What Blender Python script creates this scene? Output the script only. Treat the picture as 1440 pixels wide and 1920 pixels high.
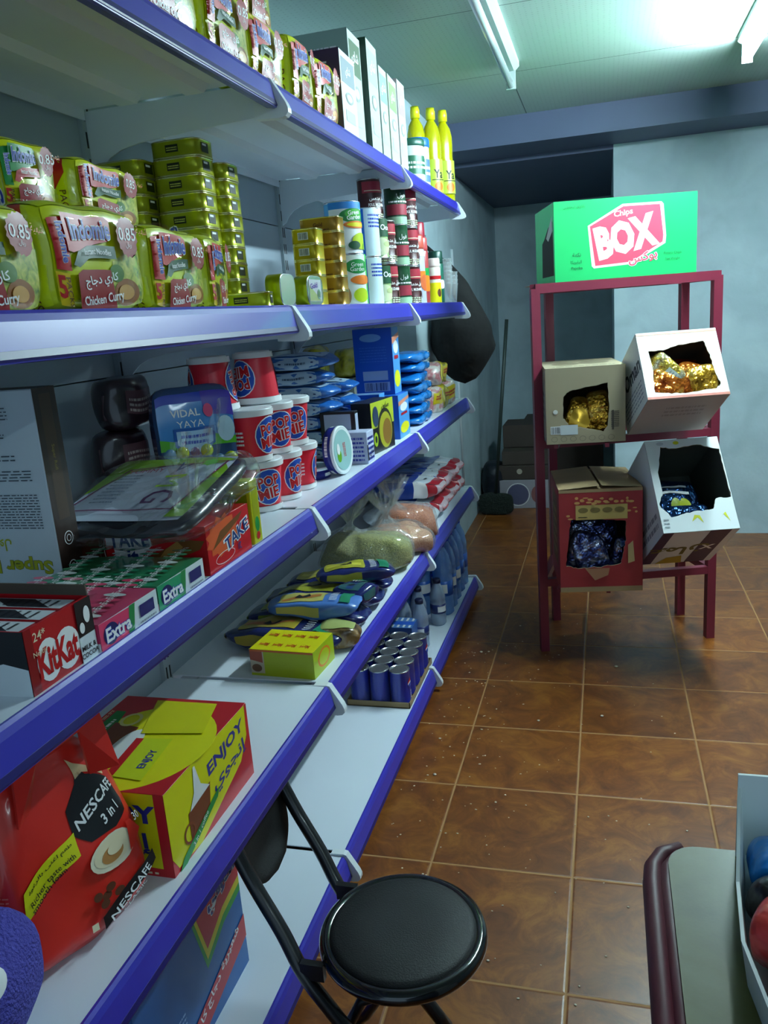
import bpy, bmesh, math, random
from mathutils import Vector, Matrix, noise as mnoise
PI = math.pi
scene = bpy.context.scene
COL = scene.collection
for o in list(bpy.data.objects):
    bpy.data.objects.remove(o)

# ------------------------------------------------------------------ camera
YAW, PITCH, ROLL, FPX = -0.279, 0.2386, -0.0763, 1504.7
CAMPOS = Vector((0.5968, 0.0, 1.2926))
cy, sy, cp, sp = math.cos(YAW), math.sin(YAW), math.cos(PITCH), math.sin(PITCH)
FW = Vector((sy*cp, cy*cp, -sp)); R0 = Vector((cy, -sy, 0)); U0 = R0.cross(FW)
CR = math.cos(ROLL)*R0 + math.sin(ROLL)*U0
CU = -math.sin(ROLL)*R0 + math.cos(ROLL)*U0
cd = bpy.data.cameras.new('camera'); cam = bpy.data.objects.new('camera', cd); COL.objects.link(cam)
m = Matrix.Identity(4)
for i in range(3):
    m[i][0] = CR[i]; m[i][1] = CU[i]; m[i][2] = -FW[i]; m[i][3] = CAMPOS[i]
cam.matrix_world = m
cd.sensor_fit = 'VERTICAL'; cd.sensor_height = 36; cd.lens = 36*FPX/1920; cd.clip_start = 0.02
scene.camera = cam

# ------------------------------------------------------------------ exposure, sky, lights
vs = scene.view_settings
vs.view_transform = 'Standard'; vs.look = 'None'; vs.gamma = 1; vs.use_curve_mapping = False
vs.exposure = 0.6
W = bpy.data.worlds.new('world'); scene.world = W; W.use_nodes = True
W.node_tree.nodes['Background'].inputs[0].default_value = (0.50, 0.74, 0.95, 1)
W.node_tree.nodes['Background'].inputs[1].default_value = 0.50
LAMP_COL = (0.70, 0.93, 1.0)
LAMP_LIT = 300.0       # radiance of the lit tube over the rack
LAMP_REAR = 40.0      # radiance of the lit tube behind the photographer
CEIL = 2.18

# ------------------------------------------------------------------ materials
def lin(h):
    h = h.lstrip('#'); c = [int(h[i:i+2], 16)/255 for i in (0, 2, 4)]
    return tuple(x/12.92 if x <= .04045 else ((x+.055)/1.055)**2.4 for x in c)
_mats = {}
def M(hexc, rough=.5, metal=0., var=0.0, scale=30., bump=0., coat=0., bscale=None, key=None):
    k = (hexc, rough, metal, var, scale, bump, coat, bscale)
    if k in _mats: return _mats[k]
    mt = bpy.data.materials.new('mat_' + hexc.strip('#')); mt.use_nodes = True
    nt = mt.node_tree; b = nt.nodes['Principled BSDF']; c = lin(hexc)
    b.inputs['Base Color'].default_value = (*c, 1); b.inputs['Roughness'].default_value = rough
    b.inputs['Metallic'].default_value = metal; b.inputs['Coat Weight'].default_value = coat
    b.inputs['Coat Roughness'].default_value = .08
    if var > 0:
        tc = nt.nodes.new('ShaderNodeTexCoord'); n = nt.nodes.new('ShaderNodeTexNoise'); n.inputs['Scale'].default_value = scale
        n.inputs['Detail'].default_value = 4
        nt.links.new(tc.outputs['Object'], n.inputs['Vector'])
        r = nt.nodes.new('ShaderNodeMix'); r.data_type = 'RGBA'
        r.inputs['A'].default_value = (*[min(1, x*(1+var)) for x in c], 1)
        r.inputs['B'].default_value = (*[x*(1-var) for x in c], 1)
        nt.links.new(n.outputs['Fac'], r.inputs['Factor']); nt.links.new(r.outputs['Result'], b.inputs['Base Color'])
    if bump > 0:
        tc = nt.nodes.new('ShaderNodeTexCoord'); n = nt.nodes.new('ShaderNodeTexNoise'); n.inputs['Scale'].default_value = bscale or scale
        n.inputs['Detail'].default_value = 2
        nt.links.new(tc.outputs['Object'], n.inputs['Vector'])
        bp = nt.nodes.new('ShaderNodeBump'); bp.inputs['Strength'].default_value = bump; bp.inputs['Distance'].default_value = .01
        nt.links.new(n.outputs['Fac'], bp.inputs['Height']); nt.links.new(bp.outputs['Normal'], b.inputs['Normal'])
    _mats[k] = mt; return mt

def ramp_mat(name, stops, scale=20, rough=.5, detail=3, metal=0, coat=0, bump=0, bscale=40, dist=.01):
    if name in _mats: return _mats[name]
    mt = bpy.data.materials.new(name); mt.use_nodes = True; nt = mt.node_tree; b = nt.nodes['Principled BSDF']
    tc = nt.nodes.new('ShaderNodeTexCoord'); n = nt.nodes.new('ShaderNodeTexNoise'); n.inputs['Scale'].default_value = scale
    n.inputs['Detail'].default_value = detail; n.inputs['Distortion'].default_value = .6
    nt.links.new(tc.outputs['Object'], n.inputs['Vector'])
    cr = nt.nodes.new('ShaderNodeValToRGB'); e = cr.color_ramp.elements
    e[0].position = stops[0][0]; e[0].color = (*lin(stops[0][1]), 1); e[1].position = stops[-1][0]; e[1].color = (*lin(stops[-1][1]), 1)
    for p, c in stops[1:-1]:
        q = e.new(p); q.color = (*lin(c), 1)
    nt.links.new(n.outputs['Fac'], cr.inputs[0]); nt.links.new(cr.outputs[0], b.inputs['Base Color'])
    b.inputs['Roughness'].default_value = rough; b.inputs['Metallic'].default_value = metal
    b.inputs['Coat Weight'].default_value = coat; b.inputs['Coat Roughness'].default_value = .08
    if bump:
        n2 = nt.nodes.new('ShaderNodeTexNoise'); n2.inputs['Scale'].default_value = bscale; n2.inputs['Detail'].default_value = 2
        nt.links.new(tc.outputs['Object'], n2.inputs['Vector'])
        bp = nt.nodes.new('ShaderNodeBump'); bp.inputs['Strength'].default_value = bump; bp.inputs['Distance'].default_value = dist
        nt.links.new(n2.outputs['Fac'], bp.inputs['Height']); nt.links.new(bp.outputs['Normal'], b.inputs['Normal'])
    _mats[name] = mt; return mt

def clear_mat(name, tint='#ffffff', base=.06, rough=.05, bump=.5, bscale=25, milk=0.0, milkcol='#dfe8ea', gain=.55):
    """thin clear film: transparent, with glossy reflections by angle and a little milkiness"""
    if name in _mats: return _mats[name]
    mt = bpy.data.materials.new(name); mt.use_nodes = True; nt = mt.node_tree
    nt.nodes.remove(nt.nodes['Principled BSDF']); out = nt.nodes['Material Output']
    t = nt.nodes.new('ShaderNodeBsdfTransparent'); t.inputs[0].default_value = (*lin(tint), 1)
    g = nt.nodes.new('ShaderNodeBsdfGlossy'); g.inputs['Roughness'].default_value = rough
    lw = nt.nodes.new('ShaderNodeLayerWeight'); lw.inputs['Blend'].default_value = .25
    add = nt.nodes.new('ShaderNodeMath'); add.operation = 'ADD'; add.use_clamp = True; add.inputs[1].default_value = base
    mul = nt.nodes.new('ShaderNodeMath'); mul.operation = 'MULTIPLY'; mul.inputs[1].default_value = gain
    nt.links.new(lw.outputs['Facing'], mul.inputs[0]); nt.links.new(mul.outputs[0], add.inputs[0])
    mx = nt.nodes.new('ShaderNodeMixShader')
    nt.links.new(add.outputs[0], mx.inputs[0]); nt.links.new(t.outputs[0], mx.inputs[1]); nt.links.new(g.outputs[0], mx.inputs[2])
    last = mx
    if milk > 0:
        d = nt.nodes.new('ShaderNodeBsdfDiffuse'); d.inputs[0].default_value = (*lin(milkcol), 1)
        m2 = nt.nodes.new('ShaderNodeMixShader'); m2.inputs[0].default_value = milk
        nt.links.new(mx.outputs[0], m2.inputs[1]); nt.links.new(d.outputs[0], m2.inputs[2]); last = m2
    tc = nt.nodes.new('ShaderNodeTexCoord'); n = nt.nodes.new('ShaderNodeTexNoise'); n.inputs['Scale'].default_value = bscale; n.inputs['Detail'].default_value = 1
    nt.links.new(tc.outputs['Object'], n.inputs['Vector'])
    bp = nt.nodes.new('ShaderNodeBump'); bp.inputs['Strength'].default_value = bump; bp.inputs['Distance'].default_value = .02
    nt.links.new(n.outputs['Fac'], bp.inputs['Height']); nt.links.new(bp.outputs['Normal'], g.inputs['Normal'])
    nt.links.new(last.outputs[0], out.inputs[0]); _mats[name] = mt; return mt

def emit_mat(name, col, s):
    mt = bpy.data.materials.new(name); mt.use_nodes = True; nt = mt.node_tree; b = nt.nodes['Principled BSDF']
    b.inputs['Base Color'].default_value = (*col, 1); b.inputs['Emission Color'].default_value = (*col, 1); b.inputs['Emission Strength'].default_value = s
    return mt

# ------------------------------------------------------------------ shape toolkit
_txt = {}
def text2d(s, bold=0., res=2):
    """outline of a line of writing as flat triangles, centred, capital height about .7 of size 1"""
    k = (s, bold, res)
    if k in _txt: return _txt[k]
    c = bpy.data.curves.new('w', 'FONT'); c.body = s; c.resolution_u = res; c.offset = bold; c.fill_mode = 'FRONT'
    o = bpy.data.objects.new('w', c); COL.objects.link(o)
    dg = bpy.context.evaluated_depsgraph_get(); dg.update()
    ev = o.evaluated_get(dg); me = ev.to_mesh()
    vs_ = [(v.co.x, v.co.y) for v in me.vertices]; fs = [tuple(p.vertices) for p in me.polygons]
    ev.to_mesh_clear(); bpy.data.objects.remove(o); bpy.data.curves.remove(c)
    if not vs_: vs_ = [(0, 0), (.1, 0), (0, .1)]; fs = [(0, 1, 2)]
    xs = [v[0] for v in vs_]; ys = [v[1] for v in vs_]; cx = (min(xs)+max(xs))/2; cyy = (min(ys)+max(ys))/2
    _txt[k] = ([(x-cx, y-cyy) for x, y in vs_], fs, max(xs)-min(xs), max(ys)-min(ys)); return _txt[k]

_AR = {'ا': 0xFE8D, 'ب': 0xFE8F, 'ت': 0xFE95, 'ث': 0xFE99, 'ج': 0xFE9D, 'ح': 0xFEA1, 'خ': 0xFEA5, 'د': 0xFEA9, 'ذ': 0xFEAB, 'ر': 0xFEAD,
       'ز': 0xFEAF, 'س': 0xFEB1, 'ش': 0xFEB5, 'ص': 0xFEB9, 'ض': 0xFEBD, 'ط': 0xFEC1, 'ظ': 0xFEC5, 'ع': 0xFEC9, 'غ': 0xFECD, 'ف': 0xFED1,
       'ق': 0xFED5, 'ك': 0xFED9, 'ل': 0xFEDD, 'م': 0xFEE1, 'ن': 0xFEE5, 'ه': 0xFEE9, 'و': 0xFEED, 'ي': 0xFEF1, 'ة': 0xFE93, 'أ': 0xFE83, 'إ': 0xFE87, 'ى': 0xFEEF}
_NJ = 'اأإدذرزوةى'
def ar(s):
    out = []
    for i, ch in enumerate(s):
        if ch not in _AR: out.append(ch); continue
        prev = i > 0 and s[i-1] in _AR and s[i-1] not in _NJ
        nxt = i+1 < len(s) and s[i+1] in _AR and ch not in _NJ
        b = _AR[ch]
        if ch in _NJ: out.append(chr(b + (1 if prev else 0)))
        else: out.append(chr(b + (3 if prev and nxt else 2 if nxt else 1 if prev else 0)))
    return ''.join(reversed(out))

class MB:
    """collects shapes and builds them as ONE mesh object"""
    def __init__(s): s.v = []; s.f = []; s.m = []; s.s = []; s.mats = []; s.deform = None
    def mi(s, mat):
        if mat not in s.mats: s.mats.append(mat)
        return s.mats.index(mat)
    def add(s, vs_, fs, mat, smooth=False, X=None):
        b = len(s.v); k = s.mi(mat)
        for v in vs_:
            v = Vector(v)
            if X is not None: v = X @ v
            s.v.append(v)
        for f in fs:
            s.f.append(tuple(b+i for i in f)); s.m.append(k); s.s.append(smooth)
        return s
    def box(s, x0, x1, y0, y1, z0, z1, mat, X=None):
        v = [(x, y, z) for z in (z0, z1) for y in (y0, y1) for x in (x0, x1)]
        return s.add(v, [(0, 2, 3, 1), (4, 5, 7, 6), (0, 1, 5, 4), (2, 6, 7, 3), (1, 3, 7, 5), (0, 4, 6, 2)], mat, X=X)
    def rbox(s, x0, x1, y0, y1, z0, z1, mat, r=.003, seg=2, X=None, smooth=True):
        bm = bmesh.new(); bmesh.ops.create_cube(bm, size=1)
        bmesh.ops.scale(bm, vec=(x1-x0, y1-y0, z1-z0), verts=bm.verts); bmesh.ops.translate(bm, vec=((x0+x1)/2, (y0+y1)/2, (z0+z1)/2), verts=bm.verts)
        bmesh.ops.bevel(bm, geom=list(bm.edges), offset=r, segments=seg, affect='EDGES', profile=.5)
        s.bm(bm, mat, X, smooth); return s
    def bm(s, bm, mat, X=None, smooth=False):
        bm.verts.index_update()
        s.add([v.co.copy() for v in bm.verts], [tuple(v.index for v in f.verts) for f in bm.faces], mat, smooth, X); bm.free()
    def prism(s, pts, axis, a, b, mat, X=None, smooth=False):
        n = len(pts); f3 = {'x': lambda p, t: (t, p[0], p[1]), 'y': lambda p, t: (p[0], t, p[1]), 'z': lambda p, t: (p[0], p[1], t)}[axis]
        v = [f3(p, a) for p in pts] + [f3(p, b) for p in pts]
        fs = [tuple(range(n)), tuple(reversed(range(n, 2*n)))] + [(i, n+i, n+(i+1) % n, (i+1) % n) for i in range(n)]
        return s.add(v, fs, mat, smooth, X)
    def lathe(s, prof, mat, n=24, X=None, smooth=True, mats=None, sx=1, sy=1, ex=2):
        v = []; fs = []
        for r, z in prof:
            for i in range(n):
                a = 2*PI*i/n; c, q = math.cos(a), math.sin(a)
                if ex != 2:
                    k = (abs(c)**ex+abs(q)**ex)**(-1/ex); c *= k; q *= k
                v.append((r*c*sx, r*q*sy, z))
        b = len(prof)
        if mats is None: mats = [mat]*(b-1)
        base = len(s.v)
        for p in v:
            p = Vector(p); s.v.append(X @ p if X is not None else p)
        for j in range(b-1):
            k = s.mi(mats[j])
            for i in range(n):
                i2 = (i+1) % n
                s.f.append((base+j*n+i, base+j*n+i2, base+(j+1)*n+i2, base+(j+1)*n+i)); s.m.append(k); s.s.append(smooth)
        s.f.append(tuple(base+i for i in reversed(range(n)))); s.m.append(s.mi(mats[0])); s.s.append(False)
        s.f.append(tuple(base+(b-1)*n+i for i in range(n))); s.m.append(s.mi(mats[-1])); s.s.append(False)
        return s
    def tube(s, pts, r, mat, n=10, closed=False, flat=None):
        pts = [Vector(p) for p in pts]; N = len(pts); base = len(s.v); k = s.mi(mat)
        up = Vector((0, 0, 1)); prev = None
        for i, p in enumerate(pts):
            if closed: t = pts[(i+1) % N]-pts[i-1]
            else: t = pts[min(i+1, N-1)]-pts[max(i-1, 0)]
            t.normalize()
            a = (prev if prev is not None else up); a = a-t*a.dot(t)
            if a.length < 1e-3: a = Vector((1, 0, 0)); a = a-t*a.dot(t)
            a.normalize(); prev = a; b = t.cross(a)
            for j in range(n):
                q = 2*PI*j/n; s.v.append(p+(a*math.cos(q)+b*math.sin(q)*(flat or 1))*(r[i] if isinstance(r, (list, tuple)) else r))
        for i in range(N if closed else N-1):
            i2 = (i+1) % N
            for j in range(n):
                j2 = (j+1) % n
                s.f.append((base+i*n+j, base+i2*n+j, base+i2*n+j2, base+i*n+j2)); s.m.append(k); s.s.append(True)
        if not closed:
            s.f.append(tuple(base+j for j in range(n))); s.m.append(k); s.s.append(False)
            s.f.append(tuple(base+(N-1)*n+j for j in reversed(range(n)))); s.m.append(k); s.s.append(False)
        return s
    def build(s, name, parent=None, loc=None, rot=None, rotz=None):
        me = bpy.data.meshes.new(name)
        v = [s.deform(p) for p in s.v] if s.deform else s.v
        me.from_pydata([tuple(p) for p in v], [], s.f)
        for mt in s.mats: me.materials.append(mt)
        me.polygons.foreach_set('material_index', s.m); me.polygons.foreach_set('use_smooth', s.s)
        me.update()
        o = bpy.data.objects.new(name, me); COL.objects.link(o)
        if parent is not None: o.parent = parent
        if loc is not None: o.location = loc
        if rotz is not None: o.rotation_euler = (0, 0, rotz)
        if rot is not None: o.rotation_euler = rot
        return o

class Face:
    """a printed side: W x H metres, fractions 0..1 from its lower left corner; every call is one layer of print"""
    def __init__(s, mb, mapf, W_, H_, seg=None, base=.0004, step=.00022):
        s.mb = mb; s.map = mapf; s.W = W_; s.H = H_; s.seg = seg; s.off = base; s.step = step
    def _put(s, pts, fs, mat):
        if s.seg:
            bm = bmesh.new(); vv = [bm.verts.new((x, y, 0)) for x, y in pts]
            for f in fs:
                if len(set(f)) > 2:
                    try: bm.faces.new([vv[i] for i in f])
                    except ValueError: pass
            bmesh.ops.triangulate(bm, faces=[f for f in bm.faces if len(f.verts) > 4])
            for _ in range(6):
                es = [e for e in bm.edges if e.calc_length() > s.seg]
                if not es: break
                bmesh.ops.subdivide_edges(bm, edges=es, cuts=1)
                bmesh.ops.triangulate(bm, faces=[f for f in bm.faces if len(f.verts) > 4])
            bm.verts.index_update(); pts = [(v.co.x, v.co.y) for v in bm.verts]; fs = [tuple(v.index for v in f.verts) for f in bm.faces]; bm.free()
        s.mb.add([s.map(x, y, s.off) for x, y in pts], fs, mat, smooth=bool(s.seg)); s.off += s.step
    def poly(s, pts, mat): s._put([(x*s.W, y*s.H) for x, y in pts], [tuple(range(len(pts)))], mat); return s
    def rect(s, x0, y0, x1, y1, mat): return s.poly([(x0, y0), (x1, y0), (x1, y1), (x0, y1)], mat)
    def ell(s, cx, cy_, rx, ry, mat, n=20, star=0.):
        return s.poly([(cx+rx*(1+(star if i % 2 else 0))*math.cos(2*PI*i/n), cy_+ry*(1+(star if i % 2 else 0))*math.sin(2*PI*i/n)) for i in range(n)], mat)
    def ring(s, cx, cy_, rx, ry, w, mat, n=24):
        pts = []; fs = []
        for i in range(n):
            c, q = math.cos(2*PI*i/n), math.sin(2*PI*i/n)
            pts += [((cx+rx*c)*s.W, (cy_+ry*q)*s.H), ((cx+(rx)*c)*s.W-w*c, (cy_+(ry)*q)*s.H-w*q)]
        fs = [(2*i, 2*((i+1) % n), 2*((i+1) % n)+1, 2*i+1) for i in range(n)]
        s._put(pts, fs, mat); return s
    def txt(s, t, cx, cy_, h, mat, rot=0., bold=0., w=None, shear=0., out=None, ow=.045):
        """h is the height of the line as a fraction of H; w, if given, is its width as a fraction of W"""
        if out is not None: s.txt(t, cx, cy_, h, out, rot, bold+ow, w, shear)
        vs_, fs, tw, th = text2d(t, bold); tw0, th0 = text2d(t, 0.)[2:]
        ky = h*s.H/max(th0, .01); kx = (w*s.W/tw0) if w else ky
        c, q = math.cos(rot), math.sin(rot)
        pts = []
        for x, y in vs_:
            X_ = x*kx+shear*y*ky; Y_ = y*ky
            pts.append((cx*s.W+X_*c-Y_*q, cy_*s.H+X_*q+Y_*c))
        s._put(pts, fs, mat); return s
    def lines(s, x0, y0, x1, y1, n, mat, fill=.5, seed=1):
        """small print nobody can read, as rows of short dashes"""
        rr = random.Random(seed); pts = []; fs = []; dy = (y1-y0)/n
        for i in range(n):
            y = y0+dy*i; x = x0
            while x < x1:
                L = rr.uniform(.02, .09)*(x1-x0)*1.5; e = min(x1, x+L)
                b = len(pts); pts += [(x*s.W, y*s.H), (e*s.W, y*s.H), (e*s.W, (y+dy*fill)*s.H), (x*s.W, (y+dy*fill)*s.H)]; fs.append((b, b+1, b+2, b+3)); x = e+.012*(x1-x0)*2
        s._put(pts, fs, mat); return s
    def bars(s, x0, y0, x1, y1, mat, n=16, seed=3, white=None):
        if white is not None: s.rect(x0-.02*(x1-x0)*3, y0-.08*(y1-y0), x1+.06*(x1-x0), y1+.08*(y1-y0), white)
        rr = random.Random(seed); pts = []; fs = []; dx = (x1-x0)/n
        for i in range(n):
            x = x0+dx*i; e = x+dx*rr.uniform(.25, .75); b = len(pts)
            pts += [(x*s.W, y0*s.H), (e*s.W, y0*s.H), (e*s.W, y1*s.H), (x*s.W, y1*s.H)]; fs.append((b, b+1, b+2, b+3))
        s._put(pts, fs, mat); return s

def faces_of(mb, w, d, h, seg=None, **k):
    F = {}
    F['front'] = Face(mb, lambda u, v, o: Vector((u-w/2, -d/2-o, v)), w, h, seg, **k)
    F['right'] = Face(mb, lambda u, v, o: Vector((w/2+o, u-d/2, v)), d, h, seg, **k)
    F['left'] = Face(mb, lambda u, v, o: Vector((-w/2-o, d/2-u, v)), d, h, seg, **k)
    F['back'] = Face(mb, lambda u, v, o: Vector((w/2-u, d/2+o, v)), w, h, seg, **k)
    F['top'] = Face(mb, lambda u, v, o: Vector((u-w/2, v-d/2, h+o)), w, d, seg, **k)
    F['bottom'] = Face(mb, lambda u, v, o: Vector((u-w/2, d/2-v, -o)), w, d, seg, **k)
    return F
def can_face(mb, r, h, seg=.006, z0=0., phi=0.):
    """whole jacket of a can: u=0..W runs round it, middle of W faces local -Y turned by phi"""
    Wd = 2*PI*r
    def f(u, v, o):
        a = (u-Wd/2)/r+phi
        return Vector(((r+o)*math.sin(a), -(r+o)*math.cos(a), z0+v))
    return Face(mb, f, Wd, h, seg, base=.0006, step=.0003)

def soft_def(w, d, h, n=7., amp=.002, seed=0, nscale=14., pillow=None, pk=.55, floor=True, sag=0.):
    off = Vector((seed*3.17, seed*1.31, seed*.7))
    def f(p):
        q = Vector((p.x/(w/2), p.y/(d/2), (p.z-h/2)/(h/2)))
        mx = max(abs(q.x), abs(q.y), abs(q.z), 1e-6)
        rr = (abs(q.x)**n+abs(q.y)**n+abs(q.z)**n)**(1/n)
        q = q*(mx/rr)
        if pillow:
            t = {'x': q.x, 'z': q.z, 'y': q.y}[pillow]; k = max(.0, 1-abs(t)**2.6)**pk; k = .05+.95*k
            if pillow == 'x': q.y *= k if d < h else 1; q.z *= k if h <= d else 1
            if pillow == 'z': q.y *= k
            if pillow == 'y': q.z *= k
        r = Vector((q.x*w/2, q.y*d/2, q.z*h/2+h/2))
        if sag: r.z -= sag*(q.x*q.x)*h*.5
        nv = mnoise.noise_vector(r*nscale+off)
        r = r+nv*amp*min(1., mx*mx)
        if floor and r.z < 0: r.z *= .1
        return r
    return f
def soft_body(mb, w, d, h, mat, nx=14, ny=8, nz=10):
    bm = bmesh.new(); vd = {}
    def V(i, j, k):
        key = (i, j, k)
        if key not in vd: vd[key] = bm.verts.new((-w/2+w*i/nx, -d/2+d*j/ny, h*k/nz))
        return vd[key]
    for i in range(nx):
        for j in range(ny):
            bm.faces.new((V(i, j, 0), V(i, j+1, 0), V(i+1, j+1, 0), V(i+1, j, 0))); bm.faces.new((V(i, j, nz), V(i+1, j, nz), V(i+1, j+1, nz), V(i, j+1, nz)))
    for i in range(nx):
        for k in range(nz):
            bm.faces.new((V(i, 0, k), V(i+1, 0, k), V(i+1, 0, k+1), V(i, 0, k+1))); bm.faces.new((V(i, ny, k), V(i, ny, k+1), V(i+1, ny, k+1), V(i+1, ny, k)))
    for j in range(ny):
        for k in range(nz):
            bm.faces.new((V(0, j, k), V(0, j, k+1), V(0, j+1, k+1), V(0, j+1, k))); bm.faces.new((V(nx, j, k), V(nx, j+1, k), V(nx, j+1, k+1), V(nx, j, k+1)))
    mb.bm(bm, mat, smooth=True)

def tag(o, label=None, cat=None, group=None, kind=None):
    if label: o['label'] = label
    if cat: o['category'] = cat
    if group: o['group'] = group
    if kind: o['kind'] = kind
    return o
def thing(name, label, cat, loc=(0, 0, 0), rotz=0., group=None, rot=None):
    o = bpy.data.objects.new(name, None); COL.objects.link(o); o.empty_display_size = .03
    o.location = loc; o.rotation_euler = rot or (0, 0, rotz); return tag(o, label, cat, group)
def kids(o): return [c for c in bpy.data.objects if c.parent == o]
def dup(root, loc, rotz=0., label=None, group=None, rot=None):
    def cp_(o, par):
        c = o.copy(); COL.objects.link(c)
        if par is not None: c.parent = par
        for ch in kids_cache(o): cp_(ch, c)
        return c
    r = cp_(root, None); r.location = loc; r.rotation_euler = rot or (0, 0, rotz)
    if label: r['label'] = label
    if group: r['group'] = group
    return r
_kc = {}
def kids_cache(o):
    if o.name not in _kc: _kc[o.name] = kids(o)
    return _kc[o.name]
AIS = PI/2     # turns a thing's front towards the aisle (+X)
# printing colours
WHT = M('#f2f4f4', .45); BLK = M('#101216', .5); RED = M('#c01019', .4); DRED = M('#980c18', .4); YEL = M('#e6e000', .4); LIME = M('#c4d800', .4)
BLU = M('#1c3fb8', .4); SKY = M('#2f8be0', .4); NAVY = M('#14205e', .4); GRN = M('#0c8a3a', .4); DGRN = M('#0c4a28', .4); ORG = M('#e07818', .4)
BRN = M('#5a2c14', .5); CREAM = M('#e8dcb8', .5); GOLD = M('#c89a30', .3, .6); PINK = M('#e8407a', .4); PURP = M('#5a2a98', .4); GREY = M('#8a9096', .5)
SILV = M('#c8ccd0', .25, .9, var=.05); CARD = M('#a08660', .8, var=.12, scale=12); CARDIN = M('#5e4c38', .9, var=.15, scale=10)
NOOD = ramp_mat('noodle_print', [(.3, '#5a7a10'), (.5, '#b8c040'), (.7, '#e0d870')], 90, .35, coat=.6)
FILM = clear_mat('clear_film', base=.0, gain=.12, rough=.02, bump=.12, bscale=20); FILMB = clear_mat('bag_film', base=.05, bump=1.0, bscale=18, milk=.10)

# ================================================================== THE ROOM
def nt_math(nt, op, a=None, b=None, c=None):
    n = nt.nodes.new('ShaderNodeMath'); n.operation = op
    for i, x in enumerate((a, b, c)):
        if x is None: continue
        if isinstance(x, (int, float)): n.inputs[i].default_value = x
        else: nt.links.new(x, n.inputs[i])
    return n.outputs[0]
def floor_material():
    mt = bpy.data.materials.new('floor_tiles'); mt.use_nodes = True; nt = mt.node_tree; b = nt.nodes['Principled BSDF']
    tc = nt.nodes.new('ShaderNodeTexCoord'); sx = nt.nodes.new('ShaderNodeSeparateXYZ'); nt.links.new(tc.outputs['Object'], sx.inputs[0])
    T = 1/3.
    x = nt_math(nt, 'SUBTRACT', sx.outputs[0], .1797); y = nt_math(nt, 'SUBTRACT', sx.outputs[1], 2.6393)
    dx = nt_math(nt, 'PINGPONG', x, T/2); dy = nt_math(nt, 'PINGPONG', y, T/2)
    d = nt_math(nt, 'MINIMUM', dx, dy); g = nt_math(nt, 'LESS_THAN', d, .0026)
    cell = nt.nodes.new('ShaderNodeCombineXYZ')
    nt.links.new(nt_math(nt, 'FLOOR', nt_math(nt, 'DIVIDE', x, T)), cell.inputs[0]); nt.links.new(nt_math(nt, 'FLOOR', nt_math(nt, 'DIVIDE', y, T)), cell.inputs[1])
    wn = nt.nodes.new('ShaderNodeTexWhiteNoise'); nt.links.new(cell.outputs[0], wn.inputs['Vector'])
    n = nt.nodes.new('ShaderNodeTexNoise'); n.inputs['Scale'].default_value = 9; n.inputs['Detail'].default_value = 9; n.inputs['Roughness'].default_value = .72; n.inputs['Distortion'].default_value = 1.1
    off = nt.nodes.new('ShaderNodeVectorMath'); off.operation = 'ADD'
    sc = nt.nodes.new('ShaderNodeVectorMath'); sc.operation = 'SCALE'; sc.inputs['Scale'].default_value = 7; nt.links.new(wn.outputs['Color'], sc.inputs[0])
    nt.links.new(tc.outputs['Object'], off.inputs[0]); nt.links.new(sc.outputs[0], off.inputs[1]); nt.links.new(off.outputs[0], n.inputs['Vector'])
    cr = nt.nodes.new('ShaderNodeValToRGB'); e = cr.color_ramp.elements
    e[0].position = .28; e[0].color = (*lin('#4c220a'), 1); e[1].position = .72; e[1].color = (*lin('#9a6022'), 1)
    q = e.new(.5); q.color = (*lin('#764014'), 1)
    nt.links.new(n.outputs['Fac'], cr.inputs[0])
    hv = nt.nodes.new('ShaderNodeHueSaturation'); nt.links.new(cr.outputs[0], hv.inputs['Color'])
    nt.links.new(nt_math(nt, 'MULTIPLY_ADD', wn.outputs['Value'], .22, .9), hv.inputs['Value'])
    mx = nt.nodes.new('ShaderNodeMix'); mx.data_type = 'RGBA'; nt.links.new(g, mx.inputs['Factor']); nt.links.new(hv.outputs[0], mx.inputs['A'])
    mx.inputs['B'].default_value = (*lin('#a07446'), 1); nt.links.new(mx.outputs['Result'], b.inputs['Base Color'])
    nt.links.new(nt_math(nt, 'MULTIPLY_ADD', g, .4, .36), b.inputs['Roughness'])
    bp = nt.nodes.new('ShaderNodeBump'); bp.inputs['Strength'].default_value = .5; bp.inputs['Distance'].default_value = .002
    sm = nt_math(nt, 'MINIMUM', nt_math(nt, 'DIVIDE', d, .006), 1.0)
    nt.links.new(nt_math(nt, 'MULTIPLY_ADD', n.outputs['Fac'], .25, sm), bp.inputs['Height']); nt.links.new(bp.outputs['Normal'], b.inputs['Normal'])
    return mt
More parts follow.
